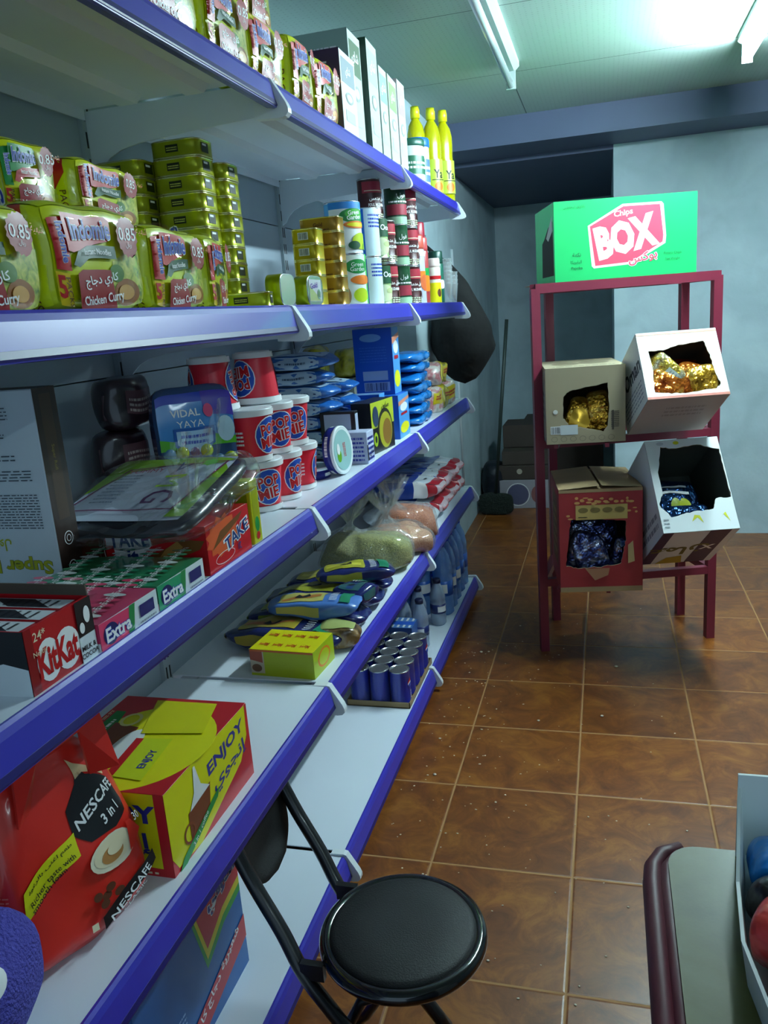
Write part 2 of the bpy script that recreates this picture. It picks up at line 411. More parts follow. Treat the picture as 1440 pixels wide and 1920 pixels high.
def ceiling_material():
    mt = bpy.data.materials.new('ceiling_panels'); mt.use_nodes = True; nt = mt.node_tree; b = nt.nodes['Principled BSDF']
    tc = nt.nodes.new('ShaderNodeTexCoord'); sx = nt.nodes.new('ShaderNodeSeparateXYZ'); nt.links.new(tc.outputs['Object'], sx.inputs[0])
    x = nt_math(nt, 'SUBTRACT', sx.outputs[0], .243); y = nt_math(nt, 'SUBTRACT', sx.outputs[1], 3.485)
    d = nt_math(nt, 'MINIMUM', nt_math(nt, 'PINGPONG', x, .6), nt_math(nt, 'PINGPONG', y, .37)); g = nt_math(nt, 'LESS_THAN', d, .0022)
    v = nt.nodes.new('ShaderNodeTexVoronoi'); v.inputs['Scale'].default_value = 55; v.inputs['Randomness'].default_value = .1; nt.links.new(tc.outputs['Object'], v.inputs['Vector'])
    dots = nt_math(nt, 'LESS_THAN', v.outputs['Distance'], .22)
    mx = nt.nodes.new('ShaderNodeMix'); mx.data_type = 'RGBA'; nt.links.new(nt_math(nt, 'MAXIMUM', g, nt_math(nt, 'MULTIPLY', dots, .22)), mx.inputs['Factor'])
    mx.inputs['A'].default_value = (*lin('#a3b3ad'), 1); mx.inputs['B'].default_value = (*lin('#43504e'), 1)
    nt.links.new(mx.outputs['Result'], b.inputs['Base Color']); b.inputs['Roughness'].default_value = .55
    return mt
PLASTER = ramp_mat('wall_paint', [(.3, '#a6bcc4'), (.55, '#b4cad2'), (.75, '#bcd2d8')], 5, .6, 6, bump=.25, bscale=60, dist=.003)
FLOORM = floor_material(); CEILM = ceiling_material()
def struct(name, x0, x1, y0, y1, z0, z1, mat):
    o = MB().box(x0, x1, y0, y1, z0, z1, mat).build(name); tag(o, kind='structure'); return o
struct('floor', -.5, 3.1, -1.6, 6.7, -.05, 0, FLOORM)
struct('ceiling', -.5, 3.1, -1.6, 6.7, CEIL, CEIL+.05, CEILM)
struct('wall_left', -.5, -.43, -1.6, 3.575, 0, CEIL, PLASTER)
struct('wall_alcove', -.5, -.215, 3.575, 6.6, 0, CEIL, PLASTER)
struct('wall_recess', -.215, .644, 6.52, 6.6, 0, CEIL, PLASTER)
struct('wall_back', .644, 3.1, 4.57, 6.6, 0, CEIL, PLASTER)
struct('wall_right', 3.0, 3.1, -1.6, 4.57, 0, CEIL, M('#5c686c', .7, var=.1, scale=3))
BEAMM = M('#4a5570', .6, var=.08, scale=6)
struct('trim_1', -.215, 3.0, 4.22, 4.5705, 2.052, CEIL, BEAMM)
struct('trim_3', -.215, .644, 4.571, 6.52, 2.03, CEIL, BEAMM)
# conduit on the alcove wall
o = MB().tube([(-.21, 4.55, .3), (-.21, 4.55, 1.62)], .008, M('#c6d2d8', .4)).build('trim_2'); tag(o, kind='structure')

# ------------------------------------------------------------------ lights the shop has
TUBE_ON = emit_mat('lit_tube', LAMP_COL, LAMP_LIT); TUBE_REAR = emit_mat('lit_tube_rear', LAMP_COL, LAMP_REAR)
TUBE_OFF = M('#b4c0c0', .2, coat=.5); CASE = M('#a4b0b0', .35)
def batten(name, label, loc, length, tubemat):
    t = thing(name, label, 'ceiling light', loc)
    mb = MB(); L = length/2
    mb.prism([(-.032, 0), (-.032, -.018), (-.014, -.034), (.014, -.034), (.032, -.018), (.032, 0)], 'y', -L, L, CASE)
    mb.build('housing', t)
    for s in (-1, 1):
        MB().box(-.018, .018, s*L-.014*(s > 0), s*L+.014*(s < 0), -.096, -.0, CASE).build('tube_holder', t)
    mb = MB(); mb.tube([(0, -L+.012, -.080), (0, L-.012, -.080)], .0135, tubemat, 14); mb.build('tube', t)
    return t
batten('fluorescent_light', 'unlit white fluorescent batten on the ceiling above the aisle, left of the glare', (.262, 2.74, CEIL), 1.22, TUBE_OFF)
batten('fluorescent_light', 'glaring lit fluorescent batten on the ceiling at upper right', (1.10, 2.86, CEIL), 1.22, TUBE_ON)
batten('fluorescent_light', 'lit fluorescent batten on the ceiling behind the photographer', (2.1, -.50, CEIL), 1.22, TUBE_REAR)

# ------------------------------------------------------------------ wall shelving
SHELFW = M('#dfe8f2', .38, var=.03, scale=8); RAILB = M('#3633b4', .36, var=.06, scale=9, coat=.45); RAILD = M('#1c1668', .4)
CAPW = M('#e3ebf0', .35); PANEL = M('#a7b7c2', .45, var=.03, scale=4); UPR = M('#aab8c0', .4); SLOT = M('#15181c', .7)
YB = [-.49, .5188, 1.5277, 2.5367, 3.5363]
ZS = [1.7318, 1.3256, .9161, .5141, .0833]
unit = thing('shelving_unit', 'tall white wall shelving with blue price rails along the left wall', 'shelving', (-.2, 1.5, 0))
def U(mb, name, parent=unit, off=(-.2, 1.5, 0)):
    o = mb.build(name, parent)
    if parent is unit: o.location = (-off[0], -off[1], 0)
    return o
for y in YB:
    mb = MB(); mb.box(-.428, -.392, y-.016, y+.016, .0, 1.98, UPR)
    for k in range(38):
        z = .06+k*.05
        for s in (-.007, .007): mb.box(-.3925, -.3912, y+s-.0022, y+s+.0022, z, z+.03, SLOT)
    U(mb, 'upright')
for i in range(4):
    mb = MB(); y0, y1 = YB[i]+.017, YB[i+1]-.017
    for k in range(5):
        z0 = .06+k*.384; mb.box(-.412, -.402, y0, y1, z0, z0+.381, PANEL)
    U(mb, 'back_panel')
rail_prof = [(-.003, .0015), (.001, .002), (.005, -.002), (.009, -.010), (.014, -.030), (.018, -.046), (.017, -.052), (.012, -.053), (-.003, -.050)]
brk = [(-.392, -.004), (-.392, -.135), (-.380, -.128), (-.368, -.110), (-.350, -.094), (-.322, -.082), (-.28, -.074), (-.15, -.066), (.0, -.060), (.0, -.004)]
cap = [(-.03, -.066), (.020, -.069), (.031, -.067), (.037, -.061), (.037, -.053), (.033, -.043), (.007, .000), (-.0, .002), (-.03, .001)]
for lv, z in enumerate(ZS):
    for i in range(4):
        y0, y1 = YB[i]+.011, YB[i+1]-.011
        mb = MB()
        mb.box(-.39, -.003, y0, y1, z-.0025, z, SHELFW)
        mb.box(-.006, -.003, y0, y1, z-.032, z-.0025, SHELFW); mb.box(-.39, -.387, y0, y1, z-.022, z-.0025, SHELFW)
        if lv < 4:
            for x in (-.27, -.13): mb.prism([(x-.03, z-.0025), (x-.018, z-.016), (x+.018, z-.016), (x+.03, z-.0025)], 'y', y0+.03, y1-.03, SHELFW)
        else: mb.box(-.02, -.008, y0, y1, .0, z-.032, RAILB)
        sh = U(mb, 'shelf')
        mb = MB(); mb.prism([(x, z+w) for x, w in rail_prof], 'y', y0+.002, y1-.002, RAILB)
        mb.prism([(.0125, z-.036), (.0165, z-.0395), (.0190, z-.0475), (.0185, z-.0500), (.0150, z-.0445)], 'y', y0+.002, y1-.002, RAILD)
        r = mb.build('price_rail', sh)
    if lv < 4:
        for y in YB:
            mb = MB(); mb.prism([(x, z+w) for x, w in brk], 'y', y-.002, y+.002, SHELFW); b = U(mb, 'bracket')
            MB().prism([(x, z+w) for x, w in cap], 'y', y-.009, y+.009, CAPW).build('end_cap', b)
    else:
        for y in YB:
            mb = MB(); mb.box(-.39, -.01, y-.006, y+.006, .01, z-.006, SHELFW); b = U(mb, 'base_foot')
            MB().prism([(x, z+w+.004) for x, w in cap], 'y', y-.009, y+.009, CAPW).build('end_cap', b)

# ================================================================== GOODS: builders
S1, S2, S3, S4, S5 = ZS
ORD = ['bottom', 'second', 'third', 'fourth', 'fifth', 'sixth', 'seventh', 'eighth', 'ninth', 'tenth']
def lvl(i, n): return 'topmost' if i == n-1 else ORD[i]+('' if i == 0 else ' from the bottom')

def noodle_art(F, side=False, veg=False, price=True):
    c = GRN if veg else RED
    F.rect(.0, .0, 1, 1, M('#d2de0a', .3, coat=.4))
    if side:
        F.poly([(.05, .55), (.6, .5), (.8, .75), (.75, 1), (.05, 1)], c); F.txt('Indomie', .4, .75, .16, BLU, PI/2, .02, out=WHT)
        F.rect(.05, .0, .95, .4, M('#d2de0a', .3, coat=.4)); F.txt('5', .35, .22, .3, RED, 0, .03); F.txt('PACKS', .75, .22, .12, BRN, -PI/2)
        return
    F.poly([(.52, .0), (1, 0), (1, .62), (.9, .64), (.74, .55), (.6, .48)], NOOD)
    F.ell(.74, .16, .15, .15, M('#9a5a1c', .35, coat=.6)); F.ell(.63, .36, .08, .09, M('#4c7a18', .35, coat=.6)); F.ell(.72, .17, .09, .08, M('#d8a050', .35, coat=.6))
    F.poly([(.02, .36), (.17, .36), (.17, .86), (.02, .86)], c)
    F.poly([(.0, .0), (.14, .0), (.14, .33), (.0, .34)], M('#e8c810', .3, coat=.6)); F.txt('5', .05, .2, .2, RED, 0, .03); F.txt('PACKS', .11, .15, .07, BRN, -PI/2)
    F.poly([(.15, .55), (.2, .54), (.56, .66), (.6, .72), (.6, .86), (.56, .9), (.15, .9)], c)
    F.poly([(.18, .42), (.24, .40), (.34, .48), (.62, .5), (.62, .62), (.34, .6), (.24, .55)], DGRN if not veg else RED)
    F.txt('Indomie', .39, .76, .18, BLU, .03, .018, w=.38, out=WHT, ow=.04); F.txt('Indomie', .1, .62, .1, BLU, -PI/2, .02, w=.24, out=WHT)
    F.txt('Instant Noodles', .42, .545, .055, WHT, .02, .01, w=.26)
    F.poly([(.17, .0), (.56, .0), (.52, .38), (.24, .38), (.19, .34)], DRED)
    F.txt(ar('كاري دجاج'), .42, .28, .12, WHT, .1, .02, w=.34); F.txt('Vegetable' if veg else 'Chicken Curry', .42, .10, .12, WHT, .08, .02, w=.42)
    if price:
        F.ell(.75, .72, .11, .19, DRED, 32, .12); F.txt('0.85', .75, .74, .13, WHT, 0, .01); F.txt(ar('ريال'), .75, .63, .06, WHT)
        F.txt(ar('شهية'), .92, .78, .1, ORG)
def noodle_pack(label, loc, rotz, w=.19, d=.095, h=.12, seed=1, veg=False, green=False, group='noodle multipacks', tilt=0.):
    t = thing('noodle_multipack', label, 'noodles', loc, rotz, group, rot=(tilt, 0, rotz))
    mb = MB(); mb.deform = soft_def(w, d, h, 6, .005, seed, 16)
    soft_body(mb, w, d, h, M('#6ea01c', .25, coat=.8) if green else M('#d0dc0c', .3, coat=.4))
    F = faces_of(mb, w, d, h, .014, base=.0014, step=.0005)
    if green:
        F['front'].rect(0, 0, 1, 1, DGRN).rect(0, .0, 1, .6, NOOD).txt('Vegetable', .5, .78, .12, WHT); F['left'].rect(0, 0, 1, 1, DGRN).rect(0, 0, 1, .55, NOOD)
    else:
        noodle_art(F['front'], veg=veg); noodle_art(F['left'], side=True, veg=veg)
        F['top'].rect(0, 0, 1, 1, M('#c8d60a', .3, coat=.6)).poly([(.3, .4), (.5, .25), (.75, .3), (.85, .5), (.7, .7), (.45, .75)], RED).txt(ar('دجاج كاري'), .58, .5, .2, YEL)
    mb.build('pack', t)
    mb = MB(); mb.deform = soft_def(w+.008, d+.008, h+.006, 5, .008, seed+5, 30); soft_body(mb, w+.008, d+.008, h+.006, FILM, 16, 8, 12)
    mb.build('wrapper', t)
    return t

def club_can(w=.104, d=.06, h=.034, base='#a3a01c', name='sardine_can', art='SARDINE', lidc=None, code=True, inkc=None):
    t = thing(name, None, 'can'); body = M(base, .3, .45, var=.08, scale=20); rim = M('#d8d49a' if lidc is None else lidc, .2, .9); ink = inkc or M('#1c2408', .5)
    mb = MB(); prof = [(.985, 0), (1, .0008), (1, .0022), (.985, .003), (.985, h-.003), (1, h-.0022), (1, h-.0008), (.985, h)]
    v = []
    mb.lathe([(r, z) for r, z in prof], body, 40, sx=w/2, sy=d/2, ex=5, mats=[rim, rim, rim, body, rim, rim, rim])
    F = faces_of(mb, w*.985, d*.985, h, base=.0006)
    if art:
        F['front'].txt(art, .5, .5, .24, ink, 0, .03).lines(.22, .12, .78, .28, 1, ink, .5)
        F['left'].rect(.3, .3, .7, .75, ink)
    if art is None and not code: pass
    if art is None and w > .1: F['front'].rect(.36, .3, .62, .72, ink).lines(.38, .4, .6, .64, 2, M('#c8c860', .5), .5); F['right'].rect(.25, .25, .6, .8, ink).rect(.3, .62, .5, .74, WHT)
    if code and w < .1: F['front'].bars(.32, .32, .68, .72, BLK, white=WHT)
    mb.build('body', t)
    l = MB(); l.lathe([(.93, h-.002), (.93, h-.0008), (.80, h-.0016), (.4, h-.0016)], rim, 32, sx=w/2, sy=d/2, ex=4.5); l.build('lid', t)
    return t

def round_can(r=.0365, h=.11, jacket=None, art=None, name='food_can', lidm=None, ribs=False):
    t = thing(name, None, 'can'); rim = lidm or SILV; mb = MB()
    prof = [(r*.93, 0), (r*1.015, .0), (r*1.02, .0025), (r*.99, .004)]
    if ribs:
        n = 9
        for i in range(n):
            z = .02+(h-.04)*i/n; prof += [(r, z), (r*.985, z+(h-.04)/n*.5)]
        prof += [(r, h-.02)]
    prof += [(r*.99, h-.004), (r*1.02, h-.0025), (r*1.015, h), (r*.93, h), (r*.92, h-.003)]
    k = len(prof)-1; mats = [rim]*3+[jacket]*(k-7)+[rim]*4
    mb.lathe(prof, jacket, 32, mats=mats)
    if art: art(can_face(mb, r*1.002, h))
    mb.build('body', t)
    MB().lathe([(r*.91, h-.0035), (r*.91, h-.0022), (r*.7, h-.0028), (r*.3, h-.0028)], rim, 24).build('lid', t)
    return t

def carton(name, label, cat, w, d, h, loc, rotz=AIS, base='#ffffff', art=None, group=None, r=.0015, rot=None, part='carton'):
    mb = MB(); mb.rbox(-w/2, w/2, -d/2, d/2, 0, h, M(base, .38, var=.03, scale=8, coat=.15), r, 1, smooth=False)
    F = faces_of(mb, w, d, h)
    if art: art(F)
    o = mb.build(name, None, loc, rot=rot or (0, 0, rotz)); return tag(o, label, cat, group)

def pillow(name, label, cat, w, d, h, loc, rotz, base, art=None, group=None, seed=0, amp=.003, axis='x', rot=None, faces=('top',), n=4.5, pk=.5, rough=.3, coat=.7, seg=.014, nx=20, ny=8, nz=8):
    mb = MB(); mb.deform = soft_def(w, d, h, n, amp, seed, 20, axis, pk)
    bm_ = M(base, rough, coat=coat) if isinstance(base, str) else base
    soft_body(mb, w, d, h, bm_, nx, ny, nz)
    F = faces_of(mb, w, d, h, seg, base=.0014, step=.0005)
    if art: art(F)
    o = mb.build(name, None, loc, rot=rot or (0, 0, rotz)); return tag(o, label, cat, group)

# ================================================================== TOP SHELF
G = 'noodle multipacks on the top shelf'
for j, (y, x, z, w, lab) in enumerate([
        (.98, -.062, 0, .19, 'red and lime noodle multipack on top shelf, nearest the camera in lower row'),
        (1.20, -.062, 0, .19, 'red and lime noodle multipack on top shelf, second from left in lower row'),
        (1.41, -.062, 0, .19, 'red and lime noodle multipack on top shelf, third from left in lower row'),
        (1.60, -.07, 0, .155, 'glossy noodle multipack on top shelf right above the first bracket'),
        (1.77, -.06, 0, .15, 'glossy noodle multipack on top shelf just past the first bracket'),
        (1.93, -.06, 0, .15, 'glossy noodle multipack on top shelf against the purple carton'),
        (1.19, -.075, .124, .19, 'noodle multipack in upper row on top shelf, nearest the camera'),
        (1.42, -.075, .124, .20, 'noodle multipack in upper row on top shelf, left of the first bracket'),
        (1.63, -.09, .124, .16, 'noodle multipack in upper row on top shelf, above the first bracket')]):
    noodle_pack(lab, (x, y, S1+z), AIS+.04*(-1)**j, w=w, d=.09, h=.125 if y < 1.7 else .135, seed=j+1, group=G)
def cereal(F, c1, c2):
    F['front'].rect(.08, .62, .92, .92, M(c2, .4)).txt(ar('شاي'), .5, .77, .14, WHT, 0, .02).rect(.2, .16, .8, .3, M('#b8c4c0', .4)).ell(.5, .46, .25, .07, M('#9aa4a0', .4)).ell(.5, .46, .17, .045, M('#d8dedc', .4))
    F['left'].rect(.0, .0, 1, 1, M(c1, .4)).lines(.15, .1, .85, .9, 12, M('#d8d0e0', .5), .35)
carton('tea_box', 'white carton with dark purple side on top shelf beside the noodle packs', 'box', .125, .20, .185, (-.105, 2.075, S1), base='#e4eaea', art=lambda F: cereal(F, '#3a1850', '#8a98a0'))
for i, (y, w, h, dx, c1, c2, lab) in enumerate([
        (2.185, .11, .262, -.11, '#8aa0a0', '#506a50', 'pale green topped white box, tallest one on top shelf behind the purple sided carton'),
        (2.315, .115, .275, -.10, '#1c4434', '#a8b8b4', 'tall white box with dark green side on top shelf'),
        (2.425, .085, .24, -.10, '#9cb0a8', '#8aa89c', 'white box, third of the tall white boxes on top shelf'),
        (2.53, .115, .24, -.10, '#b8c8b0', '#90b878', 'pale green printed box on top shelf, second last before the jars'),
        (2.645, .095, .255, -.10, '#c4b8b8', '#b09898', 'pinkish white box on top shelf, last before the jars')]):
    carton('cereal_box', lab, 'box', w, .19, h, (dx, y, S1), AIS+.03*(i % 2), base='#c2ceca', art=lambda F, a=c1, b=c2: cereal(F, a, b), group='tall white boxes on the top shelf')
def jar(label, loc, r, h, lidc, bandc, txt_='Nido'):
    t = thing('milk_powder_jar', label, 'jar', loc)
    mb = MB(); mb.lathe([(r*.94, 0), (r, .004), (r, h*.82), (r*.96, h*.86), (r*.96, h*.88)], M('#d8e0dc', .35, coat=.4), 28)
    F = can_face(mb, r, h*.82, .008); b = M(bandc, .35); F.rect(.3, .25, .98, .75, b).lines(.4, .4, .8, .65, 2, WHT, .5)
    mb.build('tin', t); MB().lathe([(r*1.03, h*.84), (r*1.05, h*.86), (r*1.05, h*.97), (r*1.0, h)], M(lidc, .35), 28).build('lid', t)
    return t
jar('short tin with dark green lid at front of top shelf beside the tall boxes', (-.058, 2.95, S1), .052, .145, '#1c5a48', '#2c6c50', '')
jar('tin with red lid on top shelf behind the green lidded tin', (-.15, 3.03, S1), .05, .19, '#b02434', '#a8b4b0', '')
jar('tin with bright blue lid on top shelf beside the yellow bottles', (-.09, 3.20, S1), .052, .195, '#1f68d8', '#5a7ab0', '')
YLIQ = M('#b4b000', .15, coat=.8); 
def soap_bottle(label, loc, rz):
    t = thing('dish_soap_bottle', label, 'bottle', loc, rz, 'yellow dish soap bottles on the top shelf')
    mb = MB(); mb.lathe([(.034, 0), (.039, .006), (.039, .14), (.036, .18), (.038, .22), (.037, .255), (.030, .285), (.018, .305), (.015, .31), (.015, .318)], YLIQ, 24, sy=.8)
    F = can_face(mb, .0385, .2, .006); F.rect(.30, .16, .70, .80, M('#b8c848', .3)).txt('Ya', .5, .52, .16, BLK, 0, .02, w=.16).ell(.5, .28, .08, .09, ORG).rect(.38, .40, .62, .415, BLK)
    mb.build('bottle', t); MB().lathe([(.0185, .312), (.0185, .342), (.0165, .348), (.0165, .356)], M('#e8e820', .35), 18).build('cap', t); return t
soap_bottle('yellow dish soap bottle on top shelf, nearest of the three', (-.125, 3.40, S1), PI/4)
soap_bottle('yellow dish soap bottle on top shelf, middle of the three', (-.075, 3.46, S1), PI/4)
soap_bottle('yellow dish soap bottle at far end of top shelf', (-.038, 3.525, S1), PI/4)

# ================================================================== SECOND SHELF
G = 'noodle multipacks on the second shelf'
noodle_pack('noodle multipack at left edge of second shelf, cut off by the frame', (-.068, .735, S2), AIS, .185, .095, .115, 21, group=G)
noodle_pack('large red and lime noodle multipack standing at front of second shelf', (-.066, .935, S2), AIS-.03, .20, .10, .128, 22, group=G)
noodle_pack('noodle multipack on second shelf with bright glare streak, next to the sardine cans', (-.068, 1.138, S2), AIS+.05, .185, .095, .118, 23, group=G)
noodle_pack('noodle multipack at the right end of the noodle row, before the bracket', (-.078, 1.29, S2), AIS+.25, .13, .09, .118, 24, group=G)
for k, y in enumerate((1.08, 1.27)):
    noodle_pack(['noodle multipack at the back of second shelf hidden behind the front row, left', 'noodle multipack at the back of second shelf hidden behind the front row, right'][k], (-.245, y, S2), AIS, .185, .10, .145, 25+k, group=G)
noodle_pack('noodle multipack lying on the back row of second shelf, left of the olive cans', (-.235, 1.255, S2+.147), AIS+.06, .20, .09, .095, 28, group=G)
noodle_pack('vegetable flavour noodle multipack upright on the back row of second shelf', (-.235, 1.06, S2+.147), AIS-.1, .11, .09, .10, 29, veg=True, group=G)
noodle_pack('green vegetable noodle pack stacked on top at left edge of second shelf', (-.12, .74, S2+.124), AIS-.1, .14, .08, .14, 30, green=True, group=G)
# olive sardine cans
proto = club_can(.108, .084, .0335, '#a3a814', art=None)
first = [True]
def place(proto, loc, rz, label, group, rot=None, cat=None):
    if proto.get('used') is None:
        proto['used'] = 1; proto.location = loc; proto.rotation_euler = rot or (0, 0, rz); proto['label'] = label; proto['group'] = group; return proto
    return dup(proto, loc, rz, label, group, rot)
cols = [('leftmost stack half behind the bracket', -.335, 1.555, 9), ('wide middle stack behind the noodle packs', -.228, 1.597, 10), ('right hand stack beside the open shelf', -.218, 1.69, 9), ('rear stack hidden by the wide one', -.345, 1.655, 9)]
G = 'olive green sardine cans stacked on the second shelf'
for cn, x, y, n in cols:
    for k in range(n):
        place(proto, (x+random.Random(k+int(y*100)).uniform(-.001, .001), y, S2+k*.0337), 0 if cn[0] != 'n' else 0, 'olive sardine can, %s in the %s' % (lvl(k, n), cn), G)
# green cans lying about the bracket
pc = club_can(.104, .06, .028, '#a8b410', 'sardine_can', None, code=False)
place(pc, (-.055, 1.44, S2), .2, 'flat olive can lying low on second shelf before the bracket', 'loose olive cans at the bracket')
def club_lid(F):
    F.rect(.08, .08, .92, .92, M('#d6d2e0', .3, .3)).poly([(.1, .1), (.9, .1), (.1, .7)], M('#b8c088', .3, .3)).txt('Gold', .4, .68, .2, PURP, .1, .02, w=.5).ell(.72, .35, .12, .2, SILV).ell(.72, .35, .06, .12, M('#7a8a70', .3, .5))
for k, (y, x, lab) in enumerate([(1.548, -.025, 'olive can standing on its edge right over the bracket'), (1.70, -.022, 'olive can on its edge showing white and lilac lid with ring pull')]):
    t = thing('sardine_can', lab, 'can', (x, y, S2+.001), AIS, 'loose olive cans at the bracket')
    mb = MB(); pr = [(.96, -.016), (1, -.015), (1, .015), (.97, .0165), (.90, .0155)]
    X = Matrix.Translation((0, 0, .031)) @ Matrix.Rotation(PI/2, 4, 'X')
    mb.lathe(pr, M('#a8b410', .28, .6), 40, X=X, sx=.050 if k else .04, sy=.031, ex=4, mats=[SILV, M('#a8b410', .28, .6), SILV, SILV]); mb.build('body', t)
    mb = MB(); F = Face(mb, lambda u, v, o: Vector((u-.045, -.0158-o, v+.004)), .09, .054); club_lid(F); mb.build('lid', t) if k else None
# yellow and bronze stacks
G = 'gold cans stacked on the second shelf'
py_ = club_can(.062, .062, .034, '#c0a810', 'tuna_can', None, code=True, lidc='#e8d890', inkc=BRN)
for k in range(5): place(py_, (-.053, 1.812, S2+k*.034), 0, 'square yellow can with barcode, %s in its stack' % lvl(k, 5), G)
pz = club_can(.10, .062, .034, '#a8802c', 'tuna_can', 'Gold', code=False, lidc='#e8d890', inkc=BRN)
for k in range(6): place(pz, (-.055, 1.925, S2+k*.034), AIS if False else 0, 'bronze can, %s in the stack behind the yellow ones' % lvl(k, 6), G)
# round cans
def corn_art(F):
    F.rect(.30, .02, .78, .98, M('#e8f0f4', .35, coat=.4)); F.rect(.3, .85, .78, .98, SKY)
    F.ell(.55, .72, .15, .14, GRN).ell(.55, .75, .1, .09, M('#3cb030', .35)).txt('Green', .54, .78, .08, WHT, .1, .02).txt('Garden', .54, .69, .08, WHT, .1, .02).ell(.56, .55, .13, .07, ORG).ell(.56, .55, .1, .04, YEL)
    F.ell(.60, .24, .10, .16, M('#b8d020', .35)).ell(.52, .16, .06, .08, DGRN).ell(.66, .14, .05, .07, M('#7aa820', .35))
corn = round_can(.048, .1325, M('#2fa0e0', .35, coat=.4), corn_art)
corn2 = round_can(.048, .1325, M('#d8903c', .35, coat=.4), lambda F: (F.rect(.3, .02, .8, .98, M('#e4efe8', .35)), F.rect(.62, .0, .8, 1, M('#50c050', .35)), F.ell(.52, .76, .12, .14, GRN), F.txt('Green', .52, .8, .08, WHT), F.txt('Garden', .52, .71, .08, WHT), F.ell(.56, .5, .12, .09, ORG), F.ell(.54, .2, .08, .14, M('#b8d020', .35)), F.ell(.38, .2, .06, .2, M('#b08a5a', .4)), F.txt(ar('ذرة'), .7, .8, .12, DGRN)))
place(corn2, (-.072, 2.165, S2), .75, 'green and white corn can under the blue topped corn can', 'corn cans'); place(corn, (-.075, 2.16, S2+.133), .75, 'blue topped corn can stacked on another corn can beside the bronze stack', 'corn cans')
blu = round_can(.038, .1325, M('#1468d0', .35, coat=.4), lambda F: (F.rect(.45, .02, .75, .98, M('#d4e8f0', .35)), F.lines(.5, .6, .7, .9, 4, BLU, .5), F.rect(.28, .55, .38, .8, M('#a8c8f0', .4)), F.ell(.33, .25, .05, .12, PINK)))
place(blu, (-.06, 2.325, S2), .5, 'blue can, lower one behind the corn cans', 'blue cans'); place(blu, (-.06, 2.325, S2+.133), .5, 'blue can, upper one with silver rim beside the corn cans', 'blue cans')
bean = round_can(.0375, .112, M('#9ab878', .35, coat=.4), lambda F: (F.rect(.3, .75, .8, 1, DGRN), F.rect(.5, .55, .68, .98, DGRN), F.txt('Ooo', .59, .78, .14, WHT, 0, .02), F.ell(.5, .3, .16, .22, M('#d0d8a8', .4)), F.ell(.44, .2, .06, .08, M('#e4e4c0', .4)), F.ell(.6, .36, .07, .07, M('#b8c488', .4))))
place(bean, (-.06, 2.425, S2), .7, 'pale green bean can, lower one behind the blue cans', 'green bean cans'); place(bean, (-.06, 2.425, S2+.133), .7, 'pale green bean can, upper one behind the blue cans', 'green bean cans')
foul = round_can(.037, .125, M('#4a1c20', .35, coat=.4), lambda F: (F.rect(.3, .66, .75, .92, M('#a83040', .35)), F.rect(.33, .7, .7, .72, CREAM), F.txt(ar('فول مدمس'), .52, .52, .12, WHT, 0, .02, w=.25), F.txt('FOUL MUDAMMAS', .52, .38, .07, WHT, 0, .02, w=.28), F.lines(.3, .05, .75, .2, 3, M('#c8d8b0', .5)), F.ell(.36, .22, .05, .1, BRN), F.ell(.66, .25, .05, .1, BRN)))
foul2 = round_can(.035, .125, M('#1c4a2c', .3, coat=.4), lambda F: (F.rect(.25, .0, .8, .18, M('#9ac0a0', .35)), F.rect(.25, .22, .8, .48, M('#9a3040', .35)), F.txt(ar('فول'), .5, .68, .14, WHT), F.lines(.3, .52, .7, .6, 1, WHT)), ribs=True)
G = 'red and green bean cans'
for k, (p, x, y, z, lab) in enumerate([
        (foul, -.065, 2.54, 0, 'dark red bean can with white writing at front of second shelf, bottom row'), (foul, -.065, 2.54, .1255, 'dark red bean can with white writing, middle row behind the pale green can'),
        (foul, -.10, 2.54, .251, 'large looking dark red bean can on top of the can wall'),
        (foul2, -.055, 2.68, 0, 'green ribbed can, bottom of the middle column'), (foul2, -.055, 2.68, .1255, 'green ribbed can, middle of the middle column'), (foul2, -.055, 2.68, .251, 'green ribbed can with highlights, top of the middle column'),
        (foul, -.05, 2.80, 0, 'red bean can, bottom of the far column'), (foul, -.05, 2.80, .1255, 'red bean can, middle of the far column'), (foul, -.05, 2.80, .251, 'red bean can, top of the far column'),
        (foul, -.15, 2.43, .0, 'dark red bean can at the back, lowest'), (foul, -.15, 2.43, .1255, 'dark red bean can at the back, second up'),
        (foul2, -.14, 2.62, 0, 'green ribbed can at the back, lowest'), (foul2, -.14, 2.62, .1255, 'green ribbed can at the back, second up')]):
    place(p, (x, y, S2+z), .7+.1*(k % 3), lab, G)
def spray(label, loc, r, h, base, art, capc, group='spray cans', caph=.04):
    t = thing('spray_can', label, 'spray can', loc, .7, group)
    mb = MB(); mb.lathe([(r*.95, 0), (r, .003), (r, h-caph-.012), (r*.8, h-caph)], M(base, .3, coat=.5), 24); F = can_face(mb, r, h-caph-.014, .007); art(F); mb.build('can', t)
    MB().lathe([(r*.95, h-caph-.008), (r*.97, h-caph), (r*.93, h-.004), (r*.85, h)], M(capc, .35), 24).build('cap', t); return t
spray('lilac and white spray can with orange cap on second shelf', (-.05, 2.92, S2), .030, .235, '#b8bcd8', lambda F: F.rect(.3, .35, .8, .62, ORG).ell(.6, .4, .12, .16, M('#c86030', .4)).rect(.3, .9, .8, .97, WHT), '#c05040')
spray('red and green patterned spray can beside the lilac can', (-.055, 3.02, S2), .028, .235, '#a83a3c', lambda F: F.rect(.3, .55, .8, .7, GRN).ell(.55, .4, .16, .16, ORG), '#b84848')
spray('tall plain red insect spray can, tallest on second shelf', (-.09, 3.14, S2), .031, .30, '#b01c34', lambda F: F.rect(.56, .0, .6, 1, PINK), '#98142c', caph=.06)
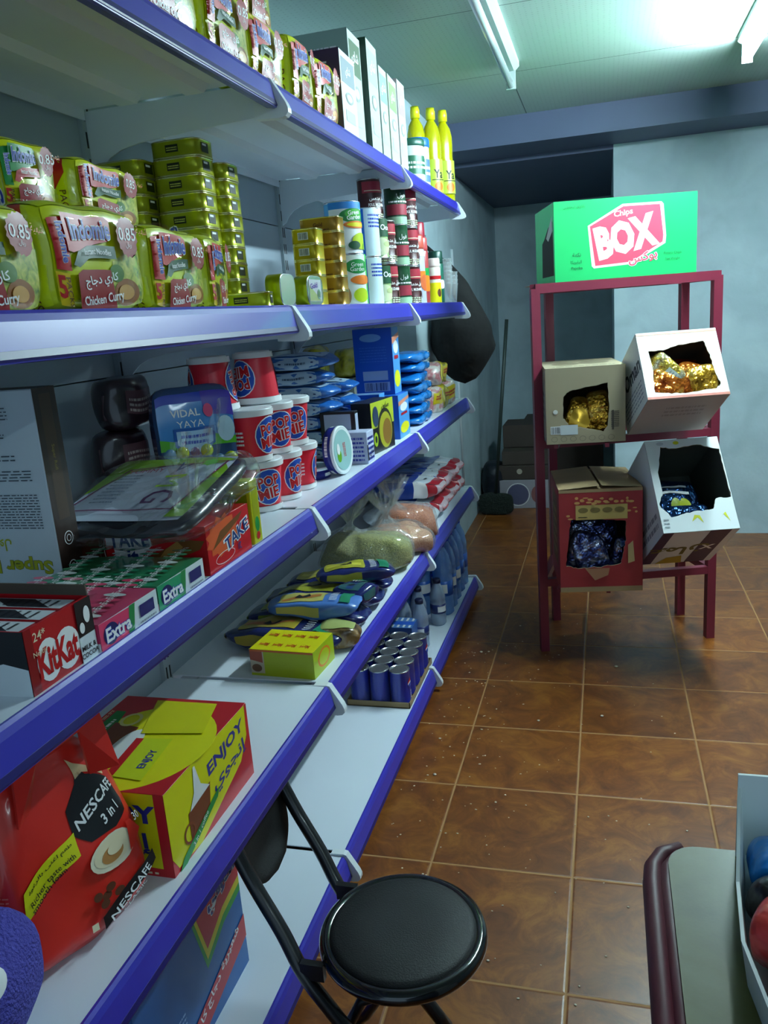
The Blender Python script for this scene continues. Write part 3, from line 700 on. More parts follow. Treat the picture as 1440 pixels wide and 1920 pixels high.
spray('white and yellow spray can at front of second shelf', (-.03, 3.12, S2), .026, .165, '#ece8d8', lambda F: F.rect(.3, .0, .8, .6, YEL).ell(.55, .3, .06, .12, BRN).rect(.3, .7, .8, .8, RED), '#e8d8d0', caph=.025)
spray('dark green spray can beside the clear plastic cups', (-.05, 3.27, S2), .030, .20, '#145a48', lambda F: F.ell(.55, .5, .12, .12, WHT), '#104034')
CUPM = clear_mat('cup_plastic', base=.10, bump=0, milk=.22)
def cupstack(label, loc, n, r=.034):
    t = thing('plastic_cup_sleeve', label, 'plastic cups', loc, 0, 'clear plastic cups')
    for k in range(n):
        z = k*.016; MB().lathe([(r*.72, z), (r*.76, z+.001), (r, z+.075), (r*1.05, z+.077), (r*1.05, z+.079)], CUPM, 20).build('cup', t)
    return t
cupstack('clear plastic cups stacked in a sleeve at far end of second shelf, left', (-.04, 3.39, S2), 7); cupstack('clear plastic cups stacked in a sleeve at far end of second shelf, right', (-.035, 3.48, S2), 4)

# ================================================================== THIRD SHELF
# carton standing upside down at the left
t = thing('cake_roll_carton', 'tall pale carton standing upside down with brown sides at left of third shelf', 'box', (-.335, 1.035, S3), 0)
mb = MB(); mb.rbox(-.12, .12, -.026, .026, 0, .312, M('#d4e6ee', .5, var=.03), .002, 1, smooth=False)
F = faces_of(mb, .24, .052, .312)
fr = F['front']; txc = M('#4c5c68', .6)
fr.txt('Super Roll', .62, .13, .085, M('#b8c020', .45), PI, .03, w=.62, out=M('#6a7018', .5), ow=.02).txt(ar('سوبر رول'), .5, .235, .06, M('#b8c020', .45), PI, .02)
fr.lines(.50, .32, .92, .50, 13, txc, .35, 4).lines(.05, .32, .46, .46, 9, txc, .35, 5).lines(.2, .56, .9, .62, 4, txc, .35, 6).lines(.3, .66, .8, .70, 2, txc, .3, 8).lines(.2, .77, .75, .80, 2, txc, .4, 9)
fr.ring(.55, .745, .16, .03, .0012, txc).lines(.3, .86, .8, .93, 4, txc, .3, 11)
bs = F['right']; bs.rect(0, 0, 1, 1, M('#2a1810', .45)); bs.rect(.25, .35, .75, .97, M('#3f2a16', .45)).txt('Super Roll', .5, .66, .028, M('#9a8838', .5), -PI/2, .01)
for v in (.1, .25): bs.ring(.5, v, .2, .035, .0012, WHT).ring(.5, v, .1, .018, .001, WHT)
F['top'].rect(0, 0, 1, 1, M('#1c1a1c', .5))
mb.build('carton', t)
carton('wafer_box', 'brown box lying behind the upside down carton, edge showing by the red chocolate box', 'box', .05, .15, .085, (-.262, 1.095, S3), AIS, '#3a1a0c', lambda F: (F['left'].rect(.0, 0, 1, 1, M('#4a2010', .4)), F['left'].ring(.2, .5, .12, .25, .001, WHT), F['front'].ring(.5, .5, .3, .3, .001, WHT)))
def take_art(F):
    for f, s in (('left', 1.), ('front', 1.)):
        f_ = F[f]; f_.rect(0, 0, 1, 1, M('#cc1420', .35))
    L = F['left']
    L.poly([(.20, .88), (.56, .92), (.57, .62), (.44, .3), (.27, .2), (.26, .62), (.20, .62)], WHT); L.txt('TAKE', .39, .74, .28, M('#163a80', .4), .04, .03, w=.32).txt('it', .41, .38, .3, M('#163a80', .4), 0, .03)
    L.ell(.115, .45, .075, .2, WHT).ell(.115, .45, .068, .17, RED).txt('Tiffany', .115, .45, .12, WHT, 0, 0, w=.12)
    L.poly([(.56, .4), (.62, .2), (.95, .55), (.99, .72), (.82, .75)], M('#7a4a20', .35)).poly([(.6, .3), (.68, .55), (.78, .72), (.82, .6), (.72, .35)], M('#b08040', .35)).poly([(.62, .25), (.72, .2), (.75, .4), (.66, .42)], CREAM)
    R = F['front']; R.ell(.35, .65, .3, .35, M('#e06030', .35), 24, .25).poly([(.1, .45), (.75, .78), (.85, .92), (.3, .75)], M('#7a4a20', .35)).txt('TAKE', .66, .5, .27, WHT, .2, .06, w=.6).txt('TAKE', .66, .5, .25, M('#163a80', .4), .2, .02, w=.56).txt('it', .7, .25, .2, M('#163a80', .4)).ring(.35, .2, .22, .12, .001, WHT)
carton('chocolate_box', 'red chocolate wafer display box under the plastic wrapped sheet on third shelf', 'box', .158, .225, .080, (-.118, 1.165, S3), AIS+.0, '#c01420', take_art)
# film wrapped wafers on top
t = thing('wrapped_placemat_pack', 'clear plastic wrapped dark pack with white sheet and lime border on red boxes', 'packet', (-.155, 1.195, S3+.092), 0, rot=(.25, -.03, -.04))
mb = MB(); mb.deform = soft_def(.275, .27, .03, 7, .003, 3, 12, floor=False); soft_body(mb, .275, .27, .03, M('#23262e', .3, coat=.6), 14, 14, 3)
mb.build('tray', t)
mb = MB(); mb.deform = soft_def(.275, .27, .03, 7, .003, 3, 12, floor=False)
f = Face(mb, lambda u, v, o: Vector((u-.125, v-.122, .030+o)), .25, .245, .02, base=.0015, step=.0006)
f.rect(0, .0, 1, 1, M('#c9d4e4', .35)); f.poly([(0, .42), (.0, 1), (.75, 1), (1, .93), (.9, .86), (.45, .84), (.2, .78), (.08, .5)], M('#86b818', .35)); f.poly([(.86, .05), (1, .05), (1, .75), (.93, .85), (.87, .4)], M('#86b818', .35))
for a, b_, c, d_ in [(.02, .14, .17, .8), (.17, .8, .95, .87), (.95, .87, .86, .15), (.86, .15, .02, .14)]:
    L_ = math.hypot(c-a, d_-b_); nx_, ny_ = -(d_-b_)/L_*.008, (c-a)/L_*.008
    f.poly([(a-nx_, b_-ny_), (c-nx_, d_-ny_), (c+nx_, d_+ny_), (a+nx_, b_+ny_)], M('#7a2058', .4))
f.lines(.18, .25, .36, .72, 9, M('#5a6a80', .5), .3, 2).txt('YUMMY', .35, .74, .06, M('#b02c50', .4)).txt('G', .68, .33, .22, M('#5a1c60', .4), -PI/2).txt('M', .66, .55, .18, M('#9ac830', .4), -PI/2, 0).txt('V', .64, .75, .14, NAVY, -.3).ell(.84, .8, .05, .05, M('#60b820', .4), 12, .3)
mb.build('sheet', t)
mb = MB(); mb.deform = soft_def(.32, .31, .044, 4, .012, 9, 13, floor=False); soft_body(mb, .32, .31, .044, clear_mat('crinkle_film', base=.05, bump=1, bscale=16, milk=.02), 26, 26, 5)
o = mb.build('plastic_wrap', t); o.location = (0.01, .0, -.008)
# crinkled bag end sticking up at the right
mb = MB(); rr = random.Random(4); n = 18; vv = []; fs = []
for j in range(7):
    for i in range(n):
        a = i/(n-1); w_ = .05+.10*j/6
        vv.append((.10+.02*j/6+rr.uniform(-.006, .006), -.10+a*(.06+w_*1.1), .01+.02*j+rr.uniform(-.006, .006)+.012*math.sin(a*9+j)))
for j in range(6):
    for i in range(n-1): fs.append((j*n+i, j*n+i+1, (j+1)*n+i+1, (j+1)*n+i))
mb.add(vv, fs, clear_mat('crinkle_film'), True); mb.build('loose_film', t)
carton('biscuit_packet', 'slim yellow and green packet standing right of the red chocolate box', 'packet', .035, .06, .115, (-.035, 1.275, S3), AIS, '#c8cc10', lambda F: (F['front'].rect(.15, .1, .85, .9, M('#a8b010', .3, coat=.5)), F['front'].ell(.5, .3, .25, .12, GRN), F['front'].ell(.5, .12, .2, .06, RED), F['left'].rect(.1, .1, .9, .8, M('#8a9a10', .3))))
# chewing gum boxes
def gum(c, c2):
    def f(F):
        F['top'].rect(0, 0, 1, 1, M(c2, .3, coat=.7))
        for i in range(9):
            for j in range(4):
                F['top'].ell(.07+.108*i, .14+.24*j, .045, .085, M([c, '#d8e4e0', c2, c][(i+j) % 4], .3, coat=.7)).txt('Extra', .07+.108*i, .14+.24*j, .05, WHT)
        F['front'].rect(0, 0, 1, 1, M('#d8e4e8', .35)).poly([(.0, .0), (.54, .0), (.60, .95), (0, 1)], M(c, .3)).poly([(.44, 0), (.54, 0), (.60, 1), (.5, 1)], M('#1c8a4a', .3)).ell(.17, .45, .12, .40, NAVY).txt('Extra', .29, .44, .50, WHT, 0, .03, w=.40, out=BLU, ow=.03).rect(.66, .3, .92, .78, M('#1c2468', .4)).lines(.64, .08, .94, .22, 1, GREY, .5)
        F['left'].rect(0, 0, 1, 1, M(c, .3)).rect(0, 0, 1, .3, WHT).txt('Extra', .3, .6, .4, WHT, 0, .02)
    return f
carton('gum_box', 'green chewing gum box beside the red chocolate wafer box', 'box', .135, .20, .036, (-.106, 1.000, S3), AIS, '#1c7a50', gum('#1f9a6c', '#2c8a5c'), 'chewing gum boxes')
carton('gum_box', 'pink chewing gum box with white and navy end beside the red bar display', 'box', .135, .20, .035, (-.106, .862, S3), AIS, '#d83868', gum('#e0406c', '#c84a70'), 'chewing gum boxes')
# open display box of chocolate bars
t = thing('chocolate_bar_display', 'open red display box of chocolate bars with black and white ends on third shelf', 'box', (-.115, .732, S3), AIS)
w, d, h = .118, .21, .076; mb = MB(); cb = M('#c01824', .35, var=.04)
mb.box(-w/2, w/2, -d/2, d/2, 0, .002, cb); mb.box(-w/2, w/2, -d/2, -d/2+.002, 0, h, cb); mb.box(-w/2, w/2, d/2-.002, d/2, 0, h, cb); mb.box(-w/2, -w/2+.002, -d/2, d/2, 0, h, cb); mb.box(w/2-.002, w/2, -d/2, d/2, 0, h, cb)
F = faces_of(mb, w, d, h)
def darkmilk(f):
    f.rect(0, 0, 1, 1, M('#14161c', .4)).poly([(0, 0), (1, 0), (1, .42), (.85, .5), (.7, .38), (.55, .47), (.4, .36), (.25, .46), (.1, .38), (0, .45)], M('#dce6ec', .4)).ell(.5, .72, .14, .17, M('#c8d4dc', .4)).ell(.5, .72, .1, .13, M('#14161c', .4)).lines(.42, .62, .58, .82, 5, M('#c8d4dc', .4), .4)
    f.txt(ar('الان'), .5, .3, .1, BLK, 0, .01).txt(ar('حليب'), .5, .14, .14, BLK, 0, .02)
darkmilk(F['left'])
fr = F['front']; fr.rect(0, 0, .74, 1, M('#b81620', .35)).poly([(.0, 0), (.12, 0), (.1, 1), (0, 1)], M('#8a0e18', .35)); fr.txt('24*', .20, .84, .14, CREAM, 0, .01)
for cx_, r_ in ((.28, .17), (.56, .19)): fr.ell(cx_, .40, r_, .33, WHT)
fr.txt('KitKat', .42, .40, .40, RED, .0, .04, w=.58)
fr.rect(.74, 0, 1, .42, M('#dce6ec', .4)).rect(.74, .42, 1, 1, M('#14161c', .4)).txt('MILK &', .87, .22, .08, BLK, 0, .02).txt('COCOA', .87, .1, .08, BLK, 0, .02).ell(.90, .74, .05, .14, WHT).ell(.80, .56, .04, .09, WHT).txt('Nestle', .16, .60, .08, CREAM)
mb.build('tray', t)
mb = MB(); X = Matrix.Translation((w/2-.001, 0, h)) @ Matrix.Rotation(-.10, 4, 'Y'); mb.box(-.001, .001, -d/2, d/2, -.0, .014, M('#5c5348', .8), X=X); mb.box(-w/2, w/2, d/2-.001, d/2+.001, h, h+.014, cb); mb.build('lid_flap', t)
for k in range(3):
    b_ = thing('chocolate_bar_pack', 'chocolate bar with white and dark top inside the red display box, %s' % ['left', 'middle', 'right'][k], 'chocolate', (-.115, .694+.036*k, S3+.003), AIS, 'chocolate bars in the display box')
    mb = MB(); mb.rbox(-.016, .016, -.098, .098, 0, .070, M('#b02028', .35, coat=.4), .003, 1)
    F = faces_of(mb, .032, .196, .070); F['top'].rect(.05, .02, .95, .98, M('#d8e0e4', .4)).poly([(.1, .1), (.9, .3), (.9, .6), (.1, .4)], M('#1c1c22', .4)).poly([(.1, .55), (.9, .72), (.9, .95), (.1, .95)], RED).lines(.2, .1, .8, .5, 6, BLK, .3)
    mb.build('bar', b_)
# noodle cups
def cup_art(F):
    F.rect(.0, .12, 1, .88, M('#e8263c', .35)); 
    for c in (.25, .75):
        F.ell(c, .5, .13, .36, WHT).ell(c, .5, .122, .34, M('#1f50b8', .35)).txt('POP', c, .62, .2, RED, .15, .03, w=.16, out=WHT, ow=.04).txt('MIE', c, .38, .2, RED, .15, .03, w=.16, out=WHT, ow=.04)
    F.lines(.44, .35, .54, .65, 4, WHT, .5, 2); F.rect(0, .88, 1, .985, WHT); F.rect(0, .02, 1, .12, WHT)
def pop_cup():
    t = thing('noodle_cup', None, 'noodle cup'); mb = MB(); H = .107
    rad = lambda z: .0365+.012*z/H
    mb.lathe([(.033, .003), (.0355, 0), (.0365, .0015), (rad(H*.5), H*.5), (rad(H), H-.003)], WHT, 32)
    Wd = 2*PI*.04; f = Face(mb, lambda u, v, o: Vector(((rad(v)+o)*math.sin((u-Wd/2)/.04), -(rad(v)+o)*math.cos((u-Wd/2)/.04), v)), Wd, H, .008, base=.0006, step=.0003); cup_art(f)
    mb.build('cup', t); mb = MB(); mb.lathe([(.0485, H-.004), (.051, H-.003), (.0515, H-.001), (.050, H+.001), (.046, H+.0005)], M('#e8eef0', .3), 32); mb.build('lid', t); return t
pc_ = pop_cup(); G = 'red noodle cups piled on the third shelf'; s_ = .1085
cu = [(-.105, 1.525, 0, 'bottom row, nearest the camera'), (-.10, 1.625, 0, 'bottom row, second from the left'), (-.10, 1.725, 0, 'bottom row, third from the left'), (-.20, 1.50, 0, 'bottom row at the back left'), (-.20, 1.60, 0, 'bottom row at the back, behind the second cup'), (-.20, 1.70, 0, 'bottom row at the back right'),
      (-.105, 1.50, s_, 'middle row, large blue circle turned away'), (-.10, 1.60, s_, 'middle row centre'), (-.10, 1.70, s_, 'middle row, right end'), (-.20, 1.52, s_, 'middle row at the back left'), (-.20, 1.62, s_, 'middle row at the back right'), (-.23, 1.42, s_*0, 'bottom row far back left')]
for k, (x, y, z, lab) in enumerate(cu): place(pc_, (x, y, S3+z), [-.75, -.2, .5, 1, 1.2, 2, -.1, -.7, -.85, .6, 2.6, 1][k], 'red and white noodle cup, '+lab, G)
place(pc_, (-.165, 1.475, S3+2*s_+.108), 0, 'upside down noodle cup on top of the pile, left one', G, rot=(PI, 0, .4)); place(pc_, (-.125, 1.60, S3+2*s_+.108), 0, 'upside down noodle cup on top of the pile with white side showing, right one', G, rot=(PI, 0, 1.2))
# bag of bubble gum balls
t = thing('candy_pouch', 'blue and green pouch of coloured gum balls standing on third shelf left of noodle cups', 'candy bag', (-.175, 1.40, S3), AIS-.8)
mb = MB(); w, d, h = .155, .055, .275; mb.deform = soft_def(w, d, h, 9, .003, 12, 20, 'z', .35); soft_body(mb, w, d, h, M('#2a4a78', .25, coat=.7), 12, 6, 16)
f = faces_of(mb, w, d, h, .014, base=.0014, step=.0005)['front']
f.rect(0, .58, 1, .97, M('#3f8fd8', .3, coat=.6)).rect(0, .9, 1, .97, BLU).poly([(0, .58), (1, .58), (1, .64), (.7, .66), (.3, .62), (0, .66)], M('#58b828', .3, coat=.6)).poly([(.62, .8), (1, .78), (1, .97), (.6, .97)], M('#4a38b0', .3))
f.txt('VIDAL', .38, .83, .05, WHT, 0, .02).txt('YAYA', .42, .75, .05, WHT).poly([(.2, .72), (.7, .72), (.7, .6), (.45, .5), (.2, .6)], M('#1c5cb0', .3)).poly([(.23, .70), (.67, .70), (.67, .61), (.45, .53), (.23, .61)], M('#a8d0f0', .3)).lines(.28, .61, .62, .69, 2, BLU, .5).ell(.85, .69, .12, .09, M('#b8d8e8', .3)).ell(.66, .83, .06, .05, PINK)
mb.build('pouch', t)
mb = MB(); rr = random.Random(6)
for k in range(16):
    c_ = rr.choice(['#b8c818', '#4a3a78', '#5a8ab0', '#b8c818', '#7a4a8a']); x = -.058+.0235*(k % 6); z = .108+.022*(k//6)
    mb.lathe([(.0135*math.sin(PI*q/8)+1e-4, -.0135*math.cos(PI*q/8)) for q in range(9)], M(c_, .25, coat=.5), 12, X=Matrix.Translation((x, -.022-.005*(k % 2), z)))
mb.build('gum_balls', t)
# dark packs at the back
for k, (x, y, z, lab) in enumerate([(-.32, 1.36, 0, 'dark brown foil pack at back of third shelf, lowest'), (-.325, 1.37, .1, 'dark brown foil pack at back of third shelf, middle'), (-.315, 1.39, .2, 'dark brown foil pack with pale print at back of third shelf, top')]):
    pillow('coffee_pack', lab, 'packet', .13, .09, .10, (x, y, S3+z), AIS, '#2c1c24', lambda F: (F['front'].rect(.15, .3, .85, .75, M('#6a4a50', .4)), F['left'].rect(.2, .2, .8, .7, M('#4a3038', .4)), F['front'].lines(.2, .35, .8, .65, 3, M('#c8b8b0', .4))), 'dark packs at the back of the third shelf', 40+k, .006)
# butter/cheese drums
def drum(label, loc, rot, r=.052, h=.03):
    t = thing('cheese_drum', label, 'food tub', loc, 0, 'round cheese tubs', rot=rot)
    mb = MB(); mb.lathe([(r*.96, 0), (r, .002), (r, h-.006)], M('#141c78', .35), 36); F = can_face(mb, r, h-.006, .006); 
    for u in (.2, .45, .7, .95): F.lines(u-.07, .3, u+.07, .7, 1, WHT, .8, int(u*20))
    mb.build('tub', t); mb = MB(); mb.lathe([(r*1.01, h-.008), (r*1.03, h-.007), (r*1.03, h-.001), (r*.98, h), (r*.94, h-.001)], M('#e4eef0', .35), 36)
    f = Face(mb, lambda u, v, o: Vector((u-r, v-r, h-.0008+o)), 2*r, 2*r); f.ell(.5, .5, .43, .43, M('#9cc8c8', .35), 30).lines(.35, .52, .65, .66, 2, RED, .5).ell(.6, .3, .13, .1, M('#6ab028', .35)).ell(.45, .28, .12, .07, WHT)
    mb.build('lid', t); return t
drum('round white and blue tub standing on its edge, lid towards the aisle', (-.062, 1.875, S3+.0612), (0, PI/2-.06, -.12), .0585)
drum('round blue rimmed tub lying flat beside the noodle cups', (-.115, 1.845, S3), (0, 0, .3))
pillow('herb_packet', 'green packet behind the round tubs on third shelf', 'packet', .09, .05, .06, (-.20, 1.96, S3), AIS, '#2c8a20', None, seed=50)
carton('tissue_box', 'white box printed with blue letters behind the standing round tub', 'box', .065, .09, .085, (-.055, 2.04, S3), AIS, '#c8d0ec', lambda F: (F['left'].lines(.1, .1, .9, .9, 6, M('#3a48b0', .4), .5), F['front'].lines(.1, .1, .9, .9, 5, M('#2a3890', .4), .5, 4), F['front'].poly([(.0, .1), (.15, .1), (.1, .6), (0, .6)], BLK), F['front'].txt(ar('لبان'), .6, .35, .3, BLK)))
carton('soap_box', 'white box with black edges behind the white and blue box', 'box', .03, .10, .135, (-.105, 2.075, S3), AIS, '#15171c', lambda F: (F['left'].rect(.12, .03, .88, .95, M('#b4bed4', .4)), F['front'].rect(.1, .03, .9, .95, M('#aab4cc', .4))))
t = carton('soap_box', 'black and lime box with picture of an avocado, leaning at front of third shelf', 'box', .17, .06, .145, (-.052, 2.225, S3), AIS-.12, '#15171c', lambda F: (F['front'].rect(.0, .5, 1, 1, M('#b4c430', .4)), F['front'].ell(.58, .42, .34, .42, M('#26281c', .4)), F['front'].ell(.6, .4, .29, .36, M('#a8a428', .4)), F['front'].ell(.66, .36, .2, .26, M('#8a6428', .4)), F['front'].ell(.18, .72, .12, .2, M('#2a3c58', .4)), F['front'].ell(.14, .28, .09, .14, M('#9ab820', .4)), F['front'].ell(.14, .28, .045, .07, M('#26281c', .4)), F['front'].txt(ar('صابون'), .62, .88, .14, BLK, 0, .02), F['left'].rect(.1, .0, .9, 1, M('#1c1e24', .4))))
# napkin stack
NB = M('#1f62b0', .3, coat=.5, bump=.3, bscale=60)
def nap_art(F):
    for f in ('left', 'front', 'top'):
        F[f].rect(.28 if f != 'front' else .3, .05, .9, .95, M('#a4c0d4', .35, coat=.4)); F[f].ell(.38, .5, .02, .05, NAVY).ell(.8, .5, .02, .05, NAVY).lines(.45, .42, .72, .58, 1, M('#4a6078', .4), .8)
for k in range(7):
    for c, (x, y, L) in enumerate([(-.235, 2.12, .23), (-.22, 2.255, .23)]):
        if c == 1 and k > 4: continue
        pillow('napkin_pack', 'blue napkin pack with pale label, %s in %s stack' % (lvl(k, 7 if c == 0 else 5), ['front', 'rear'][c]), 'napkins', L, .12, .043, (x+.01*math.sin(k*2.3), y, S3+k*.0415), .08*math.sin(k*1.7), NB, nap_art, 'blue napkin packs on the third shelf', 60+k+10*c, .005, 'x', faces=('top',), nx=14, ny=6, nz=5, seg=.03)
def pasta_art(F):
    F['front'].rect(0, 0, 1, 1, M('#4a98e0', .35)).ell(.5, .22, .42, .13, YEL).ell(.5, .7, .35, .1, M('#e8eef4', .35)).lines(.2, .52, .8, .6, 1, RED, .7).poly([(0, .75), (1, .85), (1, .92), (0, .85)], M('#e09070', .35))
    F['left'].rect(0, 0, 1, 1, M('#1458c8', .35)).ell(.45, .86, .28, .06, M('#7ab0e8', .35)).lines(.15, .5, .85, .75, 6, M('#3a78d8', .4), .25).rect(.2, .22, .85, .36, M('#a0b8e0', .4)).bars(.25, .06, .85, .18, NAVY, white=M('#a0b8e0', .4))
carton('biscuit_carton', 'tall blue carton with barcode standing on another on third shelf', 'box', .085, .125, .205, (-.105, 2.505, S3+.137), AIS, '#1458c8', pasta_art, 'blue cartons')
carton('biscuit_carton', 'blue carton under the tall one, partly behind the avocado box', 'box', .135, .155, .136, (-.10, 2.48, S3), AIS, '#1c60c8', pasta_art, 'blue cartons')
carton('biscuit_carton', 'pale blue topped carton leaning against the blue stack', 'box', .06, .12, .15, (-.12, 2.365, S3), AIS, '#6a94c0', pasta_art, 'blue cartons')
BF = M('#1478c8', .25, coat=.8, bump=.3, bscale=50)
def bf_art(F):
    F['front'].rect(.75, .1, 1, .9, WHT).ell(.86, .5, .03, .1, NAVY)
for k in range(7):
    pillow('wet_wipe_pack', 'glossy bright blue wipe pack, %s of the stack near the far end' % lvl(k, 7), 'wipes', .26, .14, .037, (-.085, 2.80+.012*math.sin(k*3), S3+k*.0355), AIS+.08*math.sin(k*1.9), BF, bf_art, 'bright blue wipe packs on the third shelf', 80+k, .006, 'x', nx=14, ny=6, nz=5, seg=.03)
YB_ = ramp_mat('crisp_bag', [(.3, '#7a6a10'), (.5, '#d8c818'), (.7, '#f0e060')], 30, .3, coat=.6)
for k, (x, y, z, rz, lab) in enumerate([(-.26, 2.42, .20, .3, 'yellow vermicelli bag at the back above the napkins'), (-.25, 2.72, .18, .1, 'yellow vermicelli bag behind the blue wipe stack, left'), (-.20, 2.95, .16, .4, 'yellow vermicelli bag behind the blue wipe stack, right')]):
    carton('vermicelli_carton', ['plain carton under the yellow bag behind the napkins', 'plain carton under the left yellow bag', 'plain carton under the right yellow bag'][k], 'box', .16, .10, z, (x-.03, y, S3), AIS, '#9aa08c')
    pillow('vermicelli_bag', lab, 'pasta bag', .17, .08, .10, (x-.02, y, S3+z), AIS+rz, YB_, None, 'yellow vermicelli bags', 90+k, .012)
SN = ramp_mat('snack_foil', [(.3, '#b0a8a0'), (.45, '#e0d8d0'), (.6, '#c87078'), (.75, '#d8d0c0')], 25, .3, coat=.7)
for k, (y, z, b_, lab) in enumerate([(3.07, 0, SN, 'silver and pink snack bag at far right of third shelf, low'), (3.20, 0, YB_, 'yellow snack bag at far end of third shelf'), (3.10, .10, SN, 'silver snack bag with torn top above the pink one'), (3.33, 0, SN, 'pale snack bag next to the last bracket of third shelf'), (3.20, .10, YB_, 'yellow snack bag lying on the far end pile')]):
    pillow('snack_bag', lab, 'snack bag', .13, .12, .10 if z == 0 else .085, (-.08, y, S3+z), AIS+.3*(k % 3-1), b_, lambda F: F['front'].rect(.2, .3, .8, .8, M('#e0c81c', .3)).lines(.3, .45, .7, .7, 2, RED, .6), 'snack bags at the end of the third shelf', 100+k, .012)

# ================================================================== FOURTH SHELF
# coffee pouch with carry handle
t = thing('coffee_mix_pouch', 'large red pouch of coffee sachets with yellow banner at front left of fourth shelf', 'pouch', (-.11, .775, S4), AIS-.22)
w, d, h = .235, .11, .25; mb = MB()
sd = soft_def(w, d, h, 5, .011, 7, 13)
def pouch_def(p):
    zz = p.z/h; q = Vector((p.x*(1-.36*max(0, zz-.1)**1.3), p.y*(1-.80*max(0, zz)**1.5), p.z)); q2 = sd(Vector((p.x, p.y, p.z)))
    return Vector((q2.x*(1-.36*max(0, zz-.1)**1.3)+.012*zz, q2.y*(1-.78*max(0, zz)**1.4)+.02*zz, q2.z))
RP = M('#dc2c22', .32, coat=.5); mb.deform = pouch_def; soft_body(mb, w, d, h, RP, 20, 9, 22)
F = faces_of(mb, w, d, h, .012, base=.0016, step=.0006); f = F['front']
f.poly([(.50, .72), (.62, .80), (.68, .90), (.74, .82), (.98, .76), (1, .62), (.95, .55), (.80, .50), (.62, .52), (.52, .60)], M('#14141a', .3, coat=.5)).poly([(.64, .82), (.68, .9), (.72, .84), (.95, .78), (.97, .80), (.7, .92), (.66, .97)], M('#e0c898', .35))
f.txt('NESCAFE', .76, .68, .055, WHT, .25, .02, w=.42).txt('3 in 1', .80, .59, .05, WHT, .22, .02)
f.poly([(.08, .36), (.52, .50), (.52, .62), (.08, .50)], M('#d8d818', .35)).txt(ar('طعم اغنى بالرغوة'), .31, .525, .03, BLK, .29, .01, w=.36).txt('Richer taste with', .31, .47, .028, BLK, .29, .005, w=.36).txt('smooth foam', .27, .43, .028, BLK, .29, .005, w=.28)
f.ell(.72, .40, .18, .10, M('#e8e0c4', .35)).ell(.72, .41, .15, .08, CREAM).ell(.71, .395, .085, .05, M('#b8844c', .35)).ell(.735, .42, .06, .035, CREAM).poly([(.84, .34), (.97, .42), (.9, .5), (.86, .5)], RP)
for cx_, cy__ in ((.52, .23), (.58, .21), (.55, .18), (.62, .24), (.66, .19)): f.ell(cx_, cy__, .035, .022, BRN)
f.poly([(.5, .055), (1, .2), (1, .27), (.5, .13)], M('#1a1214', .35)).txt('NESCAFE', .74, .145, .045, WHT, .35, .015, w=.38).txt('CLASSIC', .74, .105, .02, WHT, .35, .0, w=.2).txt('30', .95, .5, .045, WHT).rect(.40, .09, .45, .13, CREAM)
L = F['left']; L.rect(0, 0, 1, .28, M('#17181c', .35)).lines(.1, .34, .9, .52, 10, M('#e88070', .4), .35).txt(ar('قهوة'), .4, .12, .05, RED).rect(.6, .1, .75, .16, GREY)
mb.build('pouch', t)
mb = MB(); mb.deform = None
X = Matrix.Translation((0, 0, 0))
hp = [(-.075, .20), (-.05, .21), (-.036, .268), (.040, .272), (.046, .205), (.085, .20), (.078, .285), (.05, .318), (-.028, .312), (-.062, .285)]
n_ = len(hp); vv = []
for i_, (x_, z_) in enumerate(hp):
    yy = -.022+.10*(z_-.2)+.008*math.sin(i_*2.1); vv += [(x_+.012, yy, z_), (x_+.012, yy+.004, z_)]
quads = [(0, 1, 2, 9), (9, 2, 3, 8), (8, 3, 6, 7), (3, 4, 5, 6)]
mb.add(vv, [tuple(2*q for q in f) for f in quads]+[tuple(2*q+1 for q in reversed(f)) for f in quads]+[(2*i_, 2*((i_+1) % n_), 2*((i_+1) % n_)+1, 2*i_+1) for i_ in range(n_)], RP)
mb.build('handle', t)
pillow('coffee_mix_pouch', 'glossy dark red pouch at left edge of fourth shelf, mostly cut off', 'pouch', .15, .10, .21, (-.19, .625, S4), AIS-.1, '#a81c24', lambda F: F['front'].rect(.0, .0, 1, .3, M('#2a1418', .3)), seed=120, amp=.006, axis='z')
pillow('sponge_pack', 'fuzzy violet pack with white patch at the bottom left corner of fourth shelf', 'sponge', .14, .10, .15, (-.085, .60, S4), AIS+.3, M('#4e4cb0', .85, var=.25, scale=180, bump=.8, bscale=240), lambda F: (F['front'].ell(.08, .86, .22, .13, WHT), F['left'].ell(.6, .8, .4, .2, WHT)), seed=121, amp=.004, axis='z', n=3.2)
